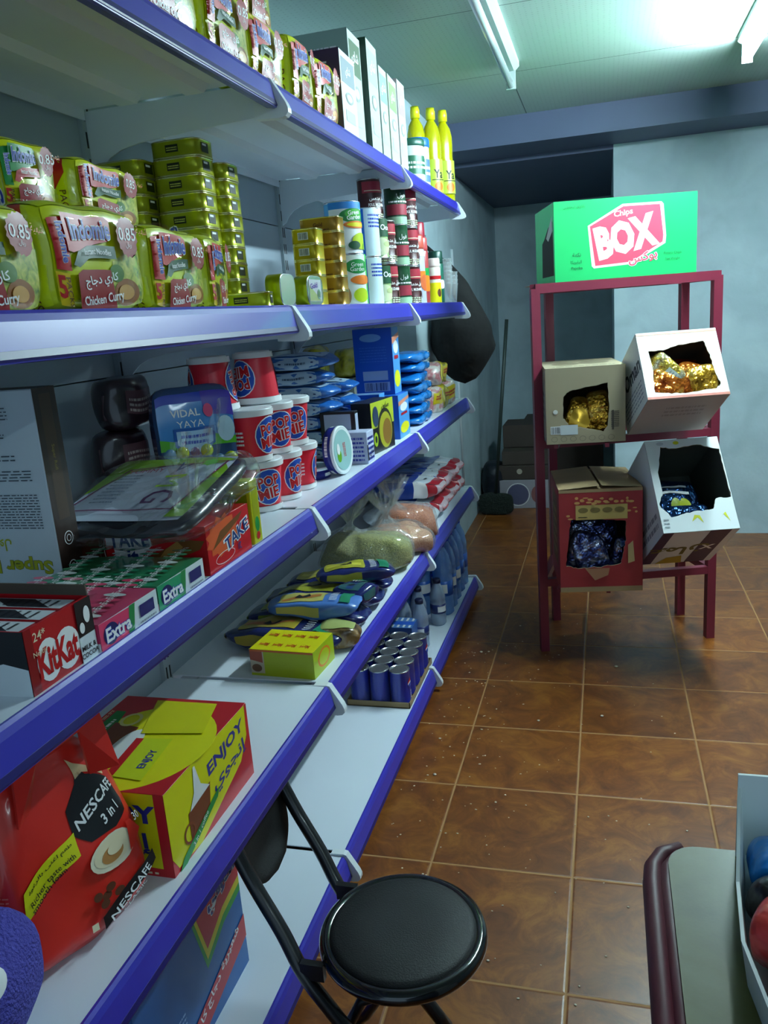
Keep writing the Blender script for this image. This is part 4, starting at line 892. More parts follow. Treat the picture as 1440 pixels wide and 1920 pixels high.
# coffee mix carton
def enjoy_art(F):
    f = F['front']; f.rect(0, 0, 1, 1, M('#c41c28', .35)); f.poly([(0, .22), (.05, .05), (.3, .0), (.85, .35), (.96, .6), (.97, 1), (0, 1)], M('#dcd810', .35))
    f.txt('ENJOY', .69, .74, .2, M('#22308c', .4), .1, .03, w=.46).txt(ar('إنجوي'), .72, .47, .24, M('#22308c', .4), .1, .02, w=.42)
    f.poly([(.20, .18), (.42, .22), (.46, .58), (.2, .5)], M('#7a3c1c', .35)).poly([(.22, .5), (.45, .55), (.36, .68), (.32, .95), (.30, .95), (.28, .66)], M('#e4e8e8', .35)).ring(.19, .28, .06, .12, .004, M('#8a4420', .4)).poly([(.05, -.0), (.1, .1), (.45, .34), (.55, .4), (.52, .3), (.12, .0)], GRN).txt('3 in 1 coffee', .30, .19, .06, WHT, .45)
    L = F['left']; L.rect(0, 0, 1, 1, M('#c41c28', .35)); L.poly([(.25, .15), (.93, .10), (.93, 1), (.2, 1)], M('#dcd810', .35)).txt('ENJOY', .62, .72, .26, M('#22308c', .4), 0, .04, w=.6).txt(ar('إنجوي'), .62, .38, .28, M('#22308c', .4), 0, .03, w=.5).lines(.1, .03, .9, .08, 1, CREAM)
    T = F['top']; T.rect(0, 0, 1, 1, M('#b81824', .35)); T.ell(.44, .45, .46, .48, M('#dcd810', .35), 40); T.poly([(.2, .94), (.8, .94), (.8, .86), (.65, .82), (.4, .82), (.2, .86)], GRN).lines(.3, .86, .7, .91, 1, WHT).lines(.3, .955, .8, .985, 2, CREAM)
    T.poly([(.18, .82), (.66, .84), (.62, .62), (.2, .6)], M('#7a3c1c', .35)).ell(.42, .58, .18, .09, M('#e0e4e4', .35)).ring(.70, .74, .08, .08, .006, M('#d8d48a', .35)).poly([(.12, .5), (.5, .55), (.52, .28), (.1, .22)], M('#c8d418', .35)).poly([(.12, .5), (.5, .55), (.5, .49), (.12, .44)], RED).txt('ENJOY', .3, .31, .07, M('#22308c', .4), .1, .02).poly([(.55, .55), (.95, .7), (.95, .2), (.6, .1)], M('#d0cc10', .35))
carton('coffee_mix_carton', 'yellow and red coffee mix carton behind the red pouch on fourth shelf', 'box', .283, .235, .137, (-.137, 1.032, S4), AIS, '#c41c28', enjoy_art)
# yellow stock box and long packs
def stock(F):
    F['front'].rect(0, 0, 1, 1, M('#a8bc08', .35)).ell(.5, .5, .3, .35, ORG).ell(.5, .5, .24, .28, M('#b8c808', .35)); F['left'].rect(0, 0, 1, 1, M('#a4b808', .35)).rect(.0, .1, .22, 1, M('#b8b098', .35)).poly([(.0, .6), (.2, .5), (.2, 1), (0, 1)], M('#a04830', .35)).rect(0, .93, 1, 1, M('#c86020', .35)).ell(.1, .3, .08, .15, M('#6a4a30', .4))
    T = F['top']; T.rect(0, 0, 1, 1, M('#d8d008', .35))
    for j in range(2):
        for i in range(1, 5): T.txt('Maggi', .27+.46*j, .02+.215*i-.03, .30*.45, M('#c05018', .4), PI/2, .03, w=.17*1.15)
carton('stock_cube_box', 'yellow film wrapped stock cube box at left of the packs on fourth shelf', 'box', .118, .158, .064, (-.112, 1.612, S4), AIS-.06, '#a8bc08', stock)
BLP = M('#182464', .25, coat=.8, bump=.2, bscale=40)
def cake_art(c1='#a8a828', c2='#7a8a28'):
    def f(F):
        F['top'].rect(.1, .2, .62, .8, M(c1, .35, coat=.5)).rect(.14, .42, .58, .58, M(c2, .35)).poly([(.30, .5), (.34, .62), (.38, .5), (.44, .66), (.46, .5), (.42, .45), (.36, .42)], BLK).rect(.80, .1, .94, .9, M('#1c7a58', .3)).lines(.68, .2, .76, .8, 8, WHT, .4)
        F['left'].rect(.1, .2, .9, .8, M(c1, .35)); F['front'].rect(.1, .3, .6, .8, M(c1, .35))
    return f
for k, (x, y, L, rz, c1, c2, z, lab) in enumerate([
        (-.175, 1.735, .31, .0, '#a89430', '#b86a38', 0, 'long dark blue biscuit pack nearest the yellow box, picture of biscuits'), (-.165, 1.87, .33, .02, '#8a9a28', '#a0a838', 0, 'long dark blue biscuit pack with olive panel, second of the row'),
        (-.165, 2.005, .33, .04, '#96982c', '#b0b040', 0, 'long dark blue biscuit pack, third of the row'), (-.165, 2.13, .32, .05, '#b0a840', '#c8c060', 0, 'long dark blue biscuit pack next to the green lentil bag'),
        (-.12, 1.80, .24, .12, '#c0b860', '#b87838', .058, 'pack with blue sky and food picture lying across the first biscuit packs'), (-.09, 2.06, .22, .3, '#a8a430', '#c0b840', .06, 'crumpled dark blue pack lying on top of the row'), (-.045, 1.92, .11, 1.3, '#2c5a60', '#1c3a70', .055, 'small dark blue shiny pack at the front edge of fourth shelf')]):
    pillow('biscuit_pack', lab, 'biscuits', L, .125 if k < 4 else .10, .058 if k < 4 else .045, (x, y, S4+z), rz, BLP if k != 4 else M('#4a78c0', .3, coat=.6), cake_art(c1, c2), 'dark biscuit packs on the fourth shelf', 130+k, .008, 'x')
pillow('pasta_pack', 'clear pack of brown food with pale green top at front behind the yellow box', 'pasta bag', .12, .07, .06, (-.045, 1.735, S4), .2, ramp_mat('brown_food', [(.35, '#3c2818'), (.6, '#9a7848'), (.75, '#d8d0c0')], 35, .3, coat=.8), lambda F: F['top'].rect(0, .1, .9, .9, M('#a8b068', .35)), seed=141, amp=.006)
# bags of lentils
def lentil_bag(label, loc, rz, w, d, h, cA, cB, neck=(0, 0, .1), seed=1):
    t = thing('lentil_bag', label, 'bag of lentils', loc, rz, 'knotted bags of lentils')
    mt = ramp_mat('lentil_'+cA.strip('#'), [(.35, cA), (.65, cB)], 260, .75, 2, bump=.8, bscale=260, dist=.004)
    mb = MB(); mb.deform = soft_def(w, d, h, 3.2, .018, seed, 15, sag=.2); soft_body(mb, w, d, h, mt, 18, 14, 10); mb.build('lentils', t)
    mb = MB(); mb.deform = soft_def(w+.012, d+.012, h+.012, 3.2, .020, seed, 15, sag=.15); soft_body(mb, w+.012, d+.012, h+.012, FILMB, 22, 16, 12); mb.build('bag', t)
    mb = MB(); n = 26; rr = random.Random(seed); vv = []; fs = []
    prof = [(.07, -.02), (.035, .01), (.012, .035), (.009, .045), (.014, .055), (.04, .085), (.06, .12)]
    for j, (r, z) in enumerate(prof):
        for i in range(n):
            a = 2*PI*i/n; k = 1+(.28 if i % 2 else -.28)*(1 if j > 3 or j < 2 else .3)+rr.uniform(-.1, .1)*(j > 3)
            vv.append((neck[0]+r*k*math.cos(a)*(1 if j < 4 else .9), neck[1]+r*k*math.sin(a)*(1 if j < 4 else .45), h*.9+neck[2]*.2+z+(rr.uniform(-.012, .012) if j > 4 else 0)))
    for j in range(len(prof)-1):
        for i in range(n): fs.append((j*n+i, j*n+(i+1) % n, (j+1)*n+(i+1) % n, (j+1)*n+i))
    mb.add(vv, fs, FILMB, False); mb.build('knotted_neck', t); return t
lentil_bag('clear knotted bag of green lentils at front of fourth shelf', (-.14, 2.345, S4), .25, .28, .19, .115, '#7a7c3a', '#aaa658', (-.05, .02, 0), 5)
lentil_bag('clear knotted bag of pale orange lentils leaning on the green ones', (-.075, 2.52, S4), .5, .19, .15, .10, '#b87850', '#d8a078', (-.04, .02, 0), 8)
lentil_bag('clear knotted bag of deep orange lentils behind the pale orange bag', (-.09, 2.69, S4), .6, .20, .15, .12, '#a04c20', '#c87848', (-.05, 0, 0), 11)
def tissue_art(F):
    F['top'].rect(0, 0, .72, 1, M('#20409c', .3, coat=.5)).ell(.35, .5, .2, .3, M('#4a78c8', .3)).rect(.72, 0, .95, 1, M('#d8e4ec', .35)).ell(.85, .5, .03, .08, BLK)
    F['left'].rect(0, 0, 1, 1, M('#20409c', .3)).rect(0, 0, 1, .25, WHT); F['front'].rect(0, 0, 1, 1, M('#c82838', .35))
WH = M('#dce6ee', .3, coat=.5, bump=.3, bscale=60)
for k, (x, y, z, lab) in enumerate([(-.16, 2.88, 0, 'white wrapped tissue pack with pink flecks next to the orange lentils'), (-.155, 3.01, 0, 'blue and white tissue pack, lower one nearest in the far stack'), (-.155, 3.01, .078, 'blue and white tissue pack with red end, upper one nearest in the far stack'),
        (-.155, 3.15, 0, 'blue tissue pack, lower second in the far stack'), (-.155, 3.15, .078, 'blue tissue pack with red end, upper second in the far stack'), (-.155, 3.29, 0, 'blue tissue pack, lower third in the far stack'), (-.155, 3.29, .078, 'blue tissue pack with red end, upper third in the far stack'),
        (-.155, 3.43, 0, 'blue tissue pack, lower last in the far stack'), (-.155, 3.43, .078, 'blue tissue pack with red end, upper last in the far stack')]):
    def ta(F, k=k):
        if k: F['top'].rect(0, 0, .62, 1, M('#20409c', .3, coat=.5)).ell(.3, .5, .16, .3, M('#4a78c8', .3)).ell(.74, .5, .02, .1, BLK).rect(.84, 0, 1, 1, M('#b82434', .3, coat=.5)); F['front'].rect(.0, .0, 1, 1, M('#20409c', .3)); F['right'].rect(0, 0, 1, 1, M('#d0b8c0', .4)).lines(.1, .1, .9, .9, 5, RED, .5)
        else: F['top'].lines(.6, .1, 1, .9, 6, M('#d88890', .4), .5)
        if k: F['front'].rect(.62, 0, .84, 1, WHT).rect(.84, 0, 1, 1, M('#b82434', .3, coat=.5))
    pillow('tissue_pack', lab, 'tissues', .29, .132, .076, (x, y, S4+z), .05*math.sin(k*2), WH, ta, 'tissue packs at the far end of the fourth shelf', 150+k, .008, 'x', n=5)

# ================================================================== BOTTOM SHELF
def indo(F):
    f = F['front']; f.rect(0, 0, 1, 1, M('#1458a0', .4)); f.poly([(.48, 1), (.60, .42), (.80, .55), (1, .60), (1, 1)], M('#2c9a28', .4)).poly([(.50, 1), (.61, .48), (.80, .61), (1, .66), (1, 1)], M('#dcd010', .4)).poly([(.52, 1), (.62, .55), (.8, .67), (1, .72), (1, 1)], M('#c8202c', .4))
    f.txt(ar('اندومي'), .82, .82, .15, M('#22308c', .4), .10, .05, w=.30, out=WHT, ow=.04)
    f.poly([(.16, .0), (.34, .0), (1, .22), (1, .40), (.2, .12)], M('#b81c28', .4)).txt(ar('شعيرية دجاج كاري'), .66, .235, .09, WHT, .34, .02, w=.56); f.ell(.22, .07, .07, .07, WHT).txt('40', .22, .07, .09, BLU, 0, .02)
    f.lines(.18, .28, .36, .42, 4, M('#9ab8e0', .5), .4)
    L = F['left']; L.rect(0, 0, 1, 1, M('#1458a0', .4)).rect(.3, .6, .95, .98, M('#c8202c', .4)).txt('Indomie', .62, .8, .2, M('#22308c', .4), 0, .04, w=.55, out=WHT)
    F['top'].rect(0, 0, 1, 1, M('#c4d8de', .5)).rect(.0, .0, .02, 1, GREY)
carton('noodle_carton', 'large blue shipping carton with red and green corner on bottom shelf', 'box', .36, .275, .272, (-.2275, 1.01, S5), AIS, '#1458a0', indo)
# soft drink cans in film
t0 = None
cola = round_can(.0325, .115, M('#1f2c9c', .3, .25, coat=.5), lambda F: (F.ell(.5, .62, .08, .13, RED), F.ell(.5, .60, .08, .06, WHT), F.ell(.5, .56, .075, .06, M('#1c48b8', .3)), F.txt('pepsi', .5, .28, .1, WHT, PI/2, .01)), 'drink_can')
for i in range(3):
    for j in range(5):
        place(cola, (-.045-.067*i, 2.275+.067*j, S5+.004), 1.6+.9*((i*5+j) % 4), 'dark blue soft drink can in wrapped tray, %s row, %s' % (['first', 'second', 'third', 'fourth', 'last'][j], ['aisle side', 'middle', 'wall side'][i]), 'soft drink cans in a film wrapped tray')
t = thing('can_tray', 'cardboard tray with loose clear film around the dark blue drink cans', 'drinks tray', (-.112, 2.41, S5))
mb = MB(); mb.box(-.104, .104, -.172, .172, 0, .003, CARD)
mb.box(-.104, -.102, -.172, .172, 0, .02, CARD); mb.box(.102, .104, -.172, .172, 0, .02, CARD); mb.box(-.104, .104, -.172, -.170, 0, .02, CARD); mb.box(-.104, .104, .170, .172, 0, .02, CARD); mb.build('tray', t)
mb = MB(); mb.deform = soft_def(.225, .36, .132, 8, .008, 14, 14); soft_body(mb, .225, .36, .132, FILM, 18, 22, 10); mb.build('shrink_film', t)
def water_art(F): F['top'].rect(0, 0, 1, 1, M('#4a78b8', .35)).rect(.3, 0, .6, 1, M('#2058c0', .35)).lines(.05, .05, .28, .95, 6, WHT, .4).lines(.65, .05, .95, .95, 6, WHT, .4, 4); F['left'].rect(0, 0, 1, 1, M('#3a60a8', .35)); F['front'].rect(0, 0, 1, 1, M('#3a60a8', .35))
carton('juice_pack', 'blue and white carton pack behind the drink cans on bottom shelf', 'box', .10, .14, .12, (-.15, 2.655, S5), AIS, '#3a60a8', water_art)
WATER = clear_mat('water_bottle', '#dcecff', base=.14, rough=.1, bump=.4, bscale=60, milk=.30, milkcol='#cfe2f4'); WATERB = clear_mat('blue_bottle', '#b0d4ff', base=.16, rough=.12, bump=.6, bscale=60, milk=.42, milkcol='#7ab8f8')
def bottle(h, r, body, capc, lab):
    t = thing('water_bottle', None, 'water bottle'); mb = MB()
    prof = [(r*.8, 0), (r, .008), (r*.97, .02), (r, .03), (r*.96, h*.22), (r, h*.25), (r, h*.5), (r*.95, h*.53), (r, h*.56), (r*.98, h*.64), (r*.75, h*.78), (.0135, h*.9), (.0135, h*.93)]
    mb.lathe(prof, body, 20); mb.build('bottle', t)
    mb = MB(); mb.lathe([(r*1.01, h*.27), (r*1.01, h*.47)], M(lab, .35), 20); F = can_face(mb, r*1.02, h*.2, .01, z0=h*.27); F.rect(.4, .2, .6, .8, WHT).rect(.75, .2, .9, .8, WHT); mb.build('label', t)
    MB().lathe([(.0155, h*.91), (.016, h*.985), (.013, h)], M(capc, .35), 16).build('cap', t); return t
bs_ = bottle(.19, .031, WATER, '#141c40', '#1c2c68'); bb_ = bottle(.315, .041, WATERB, '#1c50d8', '#2a68c8')
G = 'small water bottles on the bottom shelf'
for k, (x, y, lab) in enumerate([(-.075, 2.72, 'small clear water bottle with dark cap, nearest at the aisle side'), (-.055, 2.95, 'small clear water bottle alone at the shelf edge before the blue bottles'), (-.145, 2.75, 'small clear water bottle with dark cap, second from the aisle'), (-.215, 2.78, 'small clear water bottle with dark cap, third from the aisle'), (-.11, 2.85, 'small clear water bottle with dark cap, behind the nearest pair'), (-.20, 2.88, 'small clear water bottle at the wall side, rear')]): place(bs_, (x, y, S5), k*.8, lab, G)
G = 'large blue water bottles on the bottom shelf'
for j in range(5):
    for i in range(3):
        y = 3.06+.095*j
        if (i, j) == (0, 0): y += .01
        place(bb_, (-.055-.09*i, y, S5), (i+j)*.7, 'large blue water bottle with blue cap, %s row, %s' % (['first', 'second', 'third', 'fourth', 'last'][j], ['aisle side', 'middle', 'wall side'][i]), G)

# ================================================================== DISPLAY RACK
RKM = M('#7a2438', .42, var=.08, scale=10)
rack = thing('display_rack', 'tall maroon square tube rack holding chip cartons at the end of the aisle', 'rack', (.65, 3.12, 0))
def bar(name, p, q, s=.022, par=rack, mat=RKM, off=(.65, 3.12, 0)):
    p, q = Vector(p)-Vector(off), Vector(q)-Vector(off); mb = MB(); t_ = (q-p).normalized()
    up = Vector((0, 0, 1)) if abs(t_.z) < .9 else Vector((.96, .28, 0)); a = t_.cross(up).normalized(); b = t_.cross(a).normalized(); vv = []
    for e in (p, q):
        for x, y in ((-1, -1), (1, -1), (1, 1), (-1, 1)): vv.append(e+a*x*s/2+b*y*s/2)
    mb.add(vv, [(3, 2, 1, 0), (4, 5, 6, 7)]+[(i, (i+1) % 4, 4+(i+1) % 4, 4+i) for i in range(4)], mat); return mb.build(name, par)
FL, FR, RL, RR = (.362, 2.92), (.972, 3.10), (.388, 3.24), (.885, 3.336)
for n_, (x, y) in (('front_post', FL), ('front_post', FR), ('rear_post', RL), ('rear_post', RR)): bar(n_, (x, y, 0), (x, y, 1.345), .031)
for z, s in ((1.345, .026), (.80, .022), (.275, .022)):
    for a_, b__ in ((FL, FR), (FR, RR), (RR, RL), (RL, FL)):
        bar('cross_bar', (*a_, z), (*b__, z), s+.006)
    if z < 1:
        for x0, x1 in ((.43, .45), (.60, .585)): bar('support_arm', (x0, 2.80, z+.012), (x1, 3.27, z+.012), .014)

def open_box(name, label, loc, rz, tilt, w, d, h, hole, matF, matI, art=None, th=.004, flaps=None, group='chip cartons on the maroon rack'):
    """carton with a window torn in its front: hole = points in fractions of the front"""
    t = thing(name, label, 'box', loc, 0, group, rot=(tilt, 0, rz)); mb = MB()
    def ringpts(pts):
        out = []; cx_ = sum(p[0] for p in pts)/len(pts); cy_2 = sum(p[1] for p in pts)/len(pts)
        for x, y in pts:
            dx, dy = x-cx_, y-cy_2; k = min([(((1-cx_) if dx > 0 else -cx_)/dx) if abs(dx) > 1e-6 else 1e9, (((1-cy_2) if dy > 0 else -cy_2)/dy) if abs(dy) > 1e-6 else 1e9])
            out.append((cx_+dx*k, cy_2+dy*k))
        return out
    # resample the hole finely so the outer ring catches the corners
    H = []
    for i, p in enumerate(hole):
        q = hole[(i+1) % len(hole)]
        for k in range(6): H.append((p[0]+(q[0]-p[0])*k/6+random.Random(i*9+k).uniform(-.006, .006), p[1]+(q[1]-p[1])*k/6+random.Random(i*7+k+50).uniform(-.006, .006)))
    O = ringpts(H)
    for c in ((0, 0), (1, 0), (1, 1), (0, 1)):
        i = min(range(len(O)), key=lambda j: (O[j][0]-c[0])**2+(O[j][1]-c[1])**2); O[i] = c
    n = len(H); P3 = lambda p, y: Vector((p[0]*w-w/2, y, p[1]*h))
    vv = [P3(p, -d/2) for p in O]+[P3(p, -d/2) for p in H]+[P3(p, -d/2+th) for p in O]+[P3(p, -d/2+th) for p in H]
    mb.add(vv, [(i, (i+1) % n, n+(i+1) % n, n+i) for i in range(n)], matF)
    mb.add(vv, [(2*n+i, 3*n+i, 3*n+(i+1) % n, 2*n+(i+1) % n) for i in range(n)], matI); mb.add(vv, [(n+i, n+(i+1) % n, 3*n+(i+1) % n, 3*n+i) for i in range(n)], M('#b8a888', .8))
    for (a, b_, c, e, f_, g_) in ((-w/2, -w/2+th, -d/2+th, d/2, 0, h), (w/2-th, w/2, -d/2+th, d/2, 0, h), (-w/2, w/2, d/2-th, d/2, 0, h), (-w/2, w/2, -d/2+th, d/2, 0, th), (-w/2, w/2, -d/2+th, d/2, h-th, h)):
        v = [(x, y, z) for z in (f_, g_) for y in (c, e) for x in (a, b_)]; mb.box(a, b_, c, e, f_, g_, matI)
    F = faces_of(mb, w, d, h, base=.0006); 
    for k in ('left', 'right', 'top', 'bottom', 'back'): F[k].rect(0, 0, 1, 1, matF)
    if art: art(F)
    mb.build('carton', t)
    if flaps: flaps(t, w, d, h)
    return t
def inside(t_loc, rz, tilt, p):
    m_ = Matrix.Translation(t_loc) @ Matrix.Rotation(rz, 4, 'Z') @ Matrix.Rotation(tilt, 4, 'X'); return m_ @ Vector(p)
def foil_packs(box, loc, rz, tilt, items, group, cat='snack bag'):
    for k, (x, y, z, w, d, h, rx, rzz, mat, art, lab) in enumerate(items):
        p = inside(loc, rz, tilt, (x, y, z))
        pillow('chip_bag', lab, cat, w, d, h, p, 0, mat, art, group, seed=200+k+int(1000*loc[0]), amp=.007, axis='z', rot=(tilt+rx, rzz, rz), n=4, pk=.45)
def foil(name, stops): return ramp_mat(name, stops, 22, .16, 3, metal=.75, bump=.9, bscale=30, dist=.02)
GF = foil('foil_gold', [(.3, '#7a5010'), (.5, '#d8a030'), (.7, '#f0d070')]); OF = foil('foil_orange', [(.3, '#8a2010'), (.5, '#d87828'), (.7, '#e8c060')]); SF = foil('foil_dark', [(.3, '#141a3c'), (.5, '#404a80'), (.68, '#d8dcf0')]); NF = foil('foil_navy', [(.35, '#08142c'), (.6, '#1c4070'), (.75, '#5898c8')])
# green carton on top
def green_art(F):
    f = F['front']; g = M('#0fae54', .4); 
    f.poly([(.235, .68), (.48, .915), (.75, .91), (.765, .88), (.785, .49), (.78, .40), (.54, .17), (.275, .15), (.26, .18)], WHT); f.poly([(.25, .67), (.485, .885), (.74, .88), (.765, .50), (.76, .42), (.54, .20), (.285, .18)], M('#e4506a', .4))
    f.txt('BOX', .505, .52, .36, WHT, .20, .06, w=.40).txt('Chips', .485, .80, .09, WHT, .12, .02, w=.13).txt(ar('بوكس'), .62, .24, .13, M('#e4506a', .4), .16, .02, w=.2, out=WHT, ow=.05)
    ink = M('#0a5c34', .5); f.txt(ar('نكهة'), .155, .33, .06, ink, 0, .01).txt(ar('البابريكا'), .15, .24, .05, ink).txt('Paprika', .155, .165, .045, ink, 0, .01).txt('Potato Chips', .83, .27, .04, ink, 0, .0).txt('Net Weight', .83, .20, .035, ink).txt(ar('رقائق البطاطس'), .14, .92, .04, ink)
    F['left'].poly([(.35, .1), (.95, .1), (.93, .78), (.7, .72), (.5, .6), (.38, .55)], M('#20281c', .8)).poly([(.6, .6), (.9, .85), (.92, .66), (.7, .55)], M('#b8c0b0', .6))
t = thing('chip_carton', 'bright green chip carton with pink sign, on top of the maroon rack', 'box', (.622, 3.165, 1.3585), math.radians(15))
mb = MB(); gm = M('#1fc46a', .42, var=.03, scale=6); w, d, h = .485, .34, .265
mb.box(-w/2, w/2, -d/2, d/2, 0, h, gm); F = faces_of(mb, w, d, h); F['bottom'].rect(0, 0, 1, 1, CARD); green_art(F); mb.build('carton', t)
mb = MB(); mb.box(-w/2-.05, -w/2, -d/2+.02, d/2-.02, .001, .003, CARD); mb.build('side_flap', t)
rg = math.radians
hA = [(.22, .62), (.30, .70), (.55, .74), (.78, .78), (.80, .5), (.78, .22), (.72, .14), (.50, .20), (.30, .24), (.22, .34)]
A_loc, A_rz = (.508, 2.975, .8225), rg(7)
def artA(F):
    f = F['front']; f.bars(.06, .14, .18, .23, BLK, white=WHT).rect(.18, .12, .40, .25, M('#c8d0d0', .5)).bars(.83, .16, .90, .42, M('#4a4438', .6), n=1).lines(.82, .2, .92, .42, 9, M('#3a362c', .6), .5).ell(.12, .43, .03, .03, M('#d8d8d0', .5))
    for i in range(7): f.ring(.10+.12*i, .065, .04, .035, .0012, M('#6a6250', .6))
    F['top'].ell(.3, .45, .18, .2, M('#7a7058', .6)).ell(.68, .5, .2, .2, M('#7a7058', .6)).lines(.1, .1, .9, .2, 1, M('#6a6250', .6)); F['left'].lines(.2, .3, .8, .7, 4, M('#5a5040', .6)); 
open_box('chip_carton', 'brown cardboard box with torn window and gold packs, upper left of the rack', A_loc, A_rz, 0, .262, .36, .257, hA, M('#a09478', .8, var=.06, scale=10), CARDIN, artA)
foil_packs('A', A_loc, A_rz, 0, [(-.042, -.13, .006, .115, .055, .15, -.2, .4, GF, lambda F: F['front'].ell(.45, .45, .3, .3, M('#d8a838', .2, .7)), 'gold foil chip bag leaning left in the brown box window'), (.062, -.13, .006, .085, .05, .165, -.1, -.1, GF, None, 'narrow gold foil chip bag at right of the brown box window'), (.02, -.02, .006, .12, .06, .10, -.1, .1, foil('foil_brown', [(.3, '#241408'), (.6, '#5a3a1c'), (.8, '#a07a40')]), None, 'dark brown foil bag at the back of the brown box')], 'gold bags in the upper left box')
B_loc, B_rz, B_t = (.821, 2.80, .905), rg(15), -rg(33)
hB = [(.10, .10), (.13, .45), (.12, .72), (.3, .72), (.5, .78), (.82, .82), (.86, .6), (.88, .32), (.92, .16), (.85, .10), (.5, .06), (.3, .07)]
WB = M('#dcdcd6', .5, var=.03, scale=8)
def artB(F):
    f = F['front']; f.rect(.0, .0, 1, .035, M('#c87868', .5)).rect(.0, .955, 1, .975, M('#d88a70', .5)).ring(.45, .88, .06, .04, .001, M('#7a5a50', .5)); F['left'].txt('Oman', .6, .6, .22, M('#30303a', .5), 0, .03).lines(.1, .1, .9, .4, 5, GREY, .4); F['bottom'].rect(0, 0, 1, 1, M('#b8a8a0', .6)).lines(.3, .5, .8, .8, 3, M('#a09088', .6))
    F['top'].rect(0, 0, 1, 1, WB)
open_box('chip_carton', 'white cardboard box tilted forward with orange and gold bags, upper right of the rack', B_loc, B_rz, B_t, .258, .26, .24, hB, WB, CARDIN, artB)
foil_packs('B', B_loc, B_rz, B_t, [(-.012, -.085, .05, .11, .05, .14, .2, -.7, foil('foil_yellowsilver', [(.3, '#a87020'), (.5, '#e0c050'), (.7, '#e8e8e0')]), lambda F: F['front'].rect(.25, .05, .75, .5, M('#c8d4c8', .3, .4)).lines(.3, .1, .7, .45, 5, GREY, .4), 'gold chip bag with pale nutrition panel lying across the tilted box'),
    (-.058, -.09, .01, .11, .05, .11, .1, .2, OF, None, 'orange foil chip bag at lower left of the tilted white box'), (.03, -.08, .01, .13, .05, .13, .1, .25, OF, None, 'orange and red foil bag in the middle of the tilted white box'), (.075, -.09, .01, .09, .05, .11, .2, -.2, GF, None, 'gold foil bag at lower right of the tilted white box'), (.03, -.02, .09, .12, .05, .10, .1, .1, foil('foil_red', [(.3, '#5a1010'), (.55, '#b03020'), (.75, '#e0a080')]), None, 'red foil bag at the back of the tilted white box')], 'foil bags in the upper right box')
C_loc, C_rz = (.552, 2.935, .2985), rg(8)
hC = [(.07, .26), (.10, .45), (.13, .64), (.14, .72), (.5, .71), (.80, .69), (.80, .5), (.76, .34), (.74, .27), (.5, .245), (.25, .235)]
RC = M('#9a2a2e', .55, var=.1, scale=10)
def artC(F):
    f = F['front']; f.rect(0, .97, 1, 1, CARD).rect(0, 0, 1, .05, CARD); f.rect(.20, .71, .82, .85, M('#c0a860', .6)); rr = random.Random(3)
    for i in range(4): f.ell(.29+.145*i, .80, .06, .025, M('#7a6a38', .6)).lines(.23, .73, .34, .745, 1, BLK)
    for i in range(26):
        x, y = rr.uniform(.08, .92), rr.uniform(.72, .90)
        if abs(x-.5) < .32 and y < .86: y = rr.uniform(.87, .93)
        f.ell(x, y, rr.uniform(.015, .035), rr.uniform(.006, .014), M('#c89858', .6))
    f.poly([(.30, .24), (.60, .24), (.58, .17), (.42, .12)], M('#a87858', .7)).poly([(.82, .28), (.9, .3), (.88, .5), (.82, .46)], M('#b09868', .7))
    F['top'].rect(0, 0, 1, 1, CARD); F['left'].rect(.25, .2, .8, .9, M('#7a5a30', .6)).lines(.3, .3, .7, .8, 5, M('#a88a50', .6), .5)
def flapC(t, w, d, h):
    mb = MB()
    for s in (-1, 1): mb.add([(s*w/2, -d/2, h+.001), (s*.004, -d/2-.004, h+.012), (s*.004, d/2, h+.012), (s*w/2, d/2, h+.001)], [(0, 1, 2, 3)], CARD)
    mb.build('top_flap', t)
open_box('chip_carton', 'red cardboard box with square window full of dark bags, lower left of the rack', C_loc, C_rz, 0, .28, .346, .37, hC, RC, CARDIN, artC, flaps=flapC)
foil_packs('C', C_loc, C_rz, 0, [(-.075, -.10, .006, .12, .06, .20, .05, .2, SF, None, 'dark blue silvery chip bag at left in the red box window'), (.0, -.115, .006, .12, .06, .19, .0, -.25, SF, None, 'dark blue silvery chip bag in the middle of the red box window'), (.065, -.09, .006, .11, .06, .18, .1, .3, SF, None, 'dark blue silvery chip bag at right in the red box window'), (-.02, -.02, .006, .20, .06, .24, .0, .0, SF, None, 'dark blue chip bag standing at the back of the red box')], 'dark bags in the lower left box')
D_loc, D_rz, D_t = (.860, 2.775, .458), rg(15), -rg(37)
hD = [(.02, .30), (.10, .42), (.10, .65), (.20, .93), (.35, .90), (.7, .93), (.985, .86), (.985, .6), (.99, .33), (.78, .33), (.72, .22), (.4, .20), (.15, .16)]
WD = M('#d8dede', .5, var=.03, scale=8)
def artD(F):
    f = F['front']; y_ = M('#c8c820', .5); f.poly([(.4, .10), (.48, .14), (.55, .08), (.52, .16), (.45, .17)], y_).poly([(.75, .10), (.83, .16), (.9, .08), (.86, .18)], y_).ell(.2, .96, .05, .02, M('#b8bcc0', .5)).ell(.42, .96, .04, .02, y_).lines(.03, .05, .10, .16, 3, GREY)
    b = F['bottom']; b.rect(0, 0, 1, 1, WD); pu = M('#3a2048', .5); b.poly([(0, 0), (.14, 0), (.14, 1), (0, 1)], pu).poly([(.62, .0), (.9, .0), (.9, 1), (.62, 1)], pu).txt(ar('عمان'), .38, .45, .3, M('#6a6420', .5), PI, .03).poly([(.2, .0), (.58, .0), (.5, .25), (.3, .2)], M('#b09a20', .5)).txt('x', .76, .5, .14, WHT)
    F['left'].lines(.1, .1, .9, .3, 2, GREY); F['top'].rect(0, 0, 1, 1, WD)
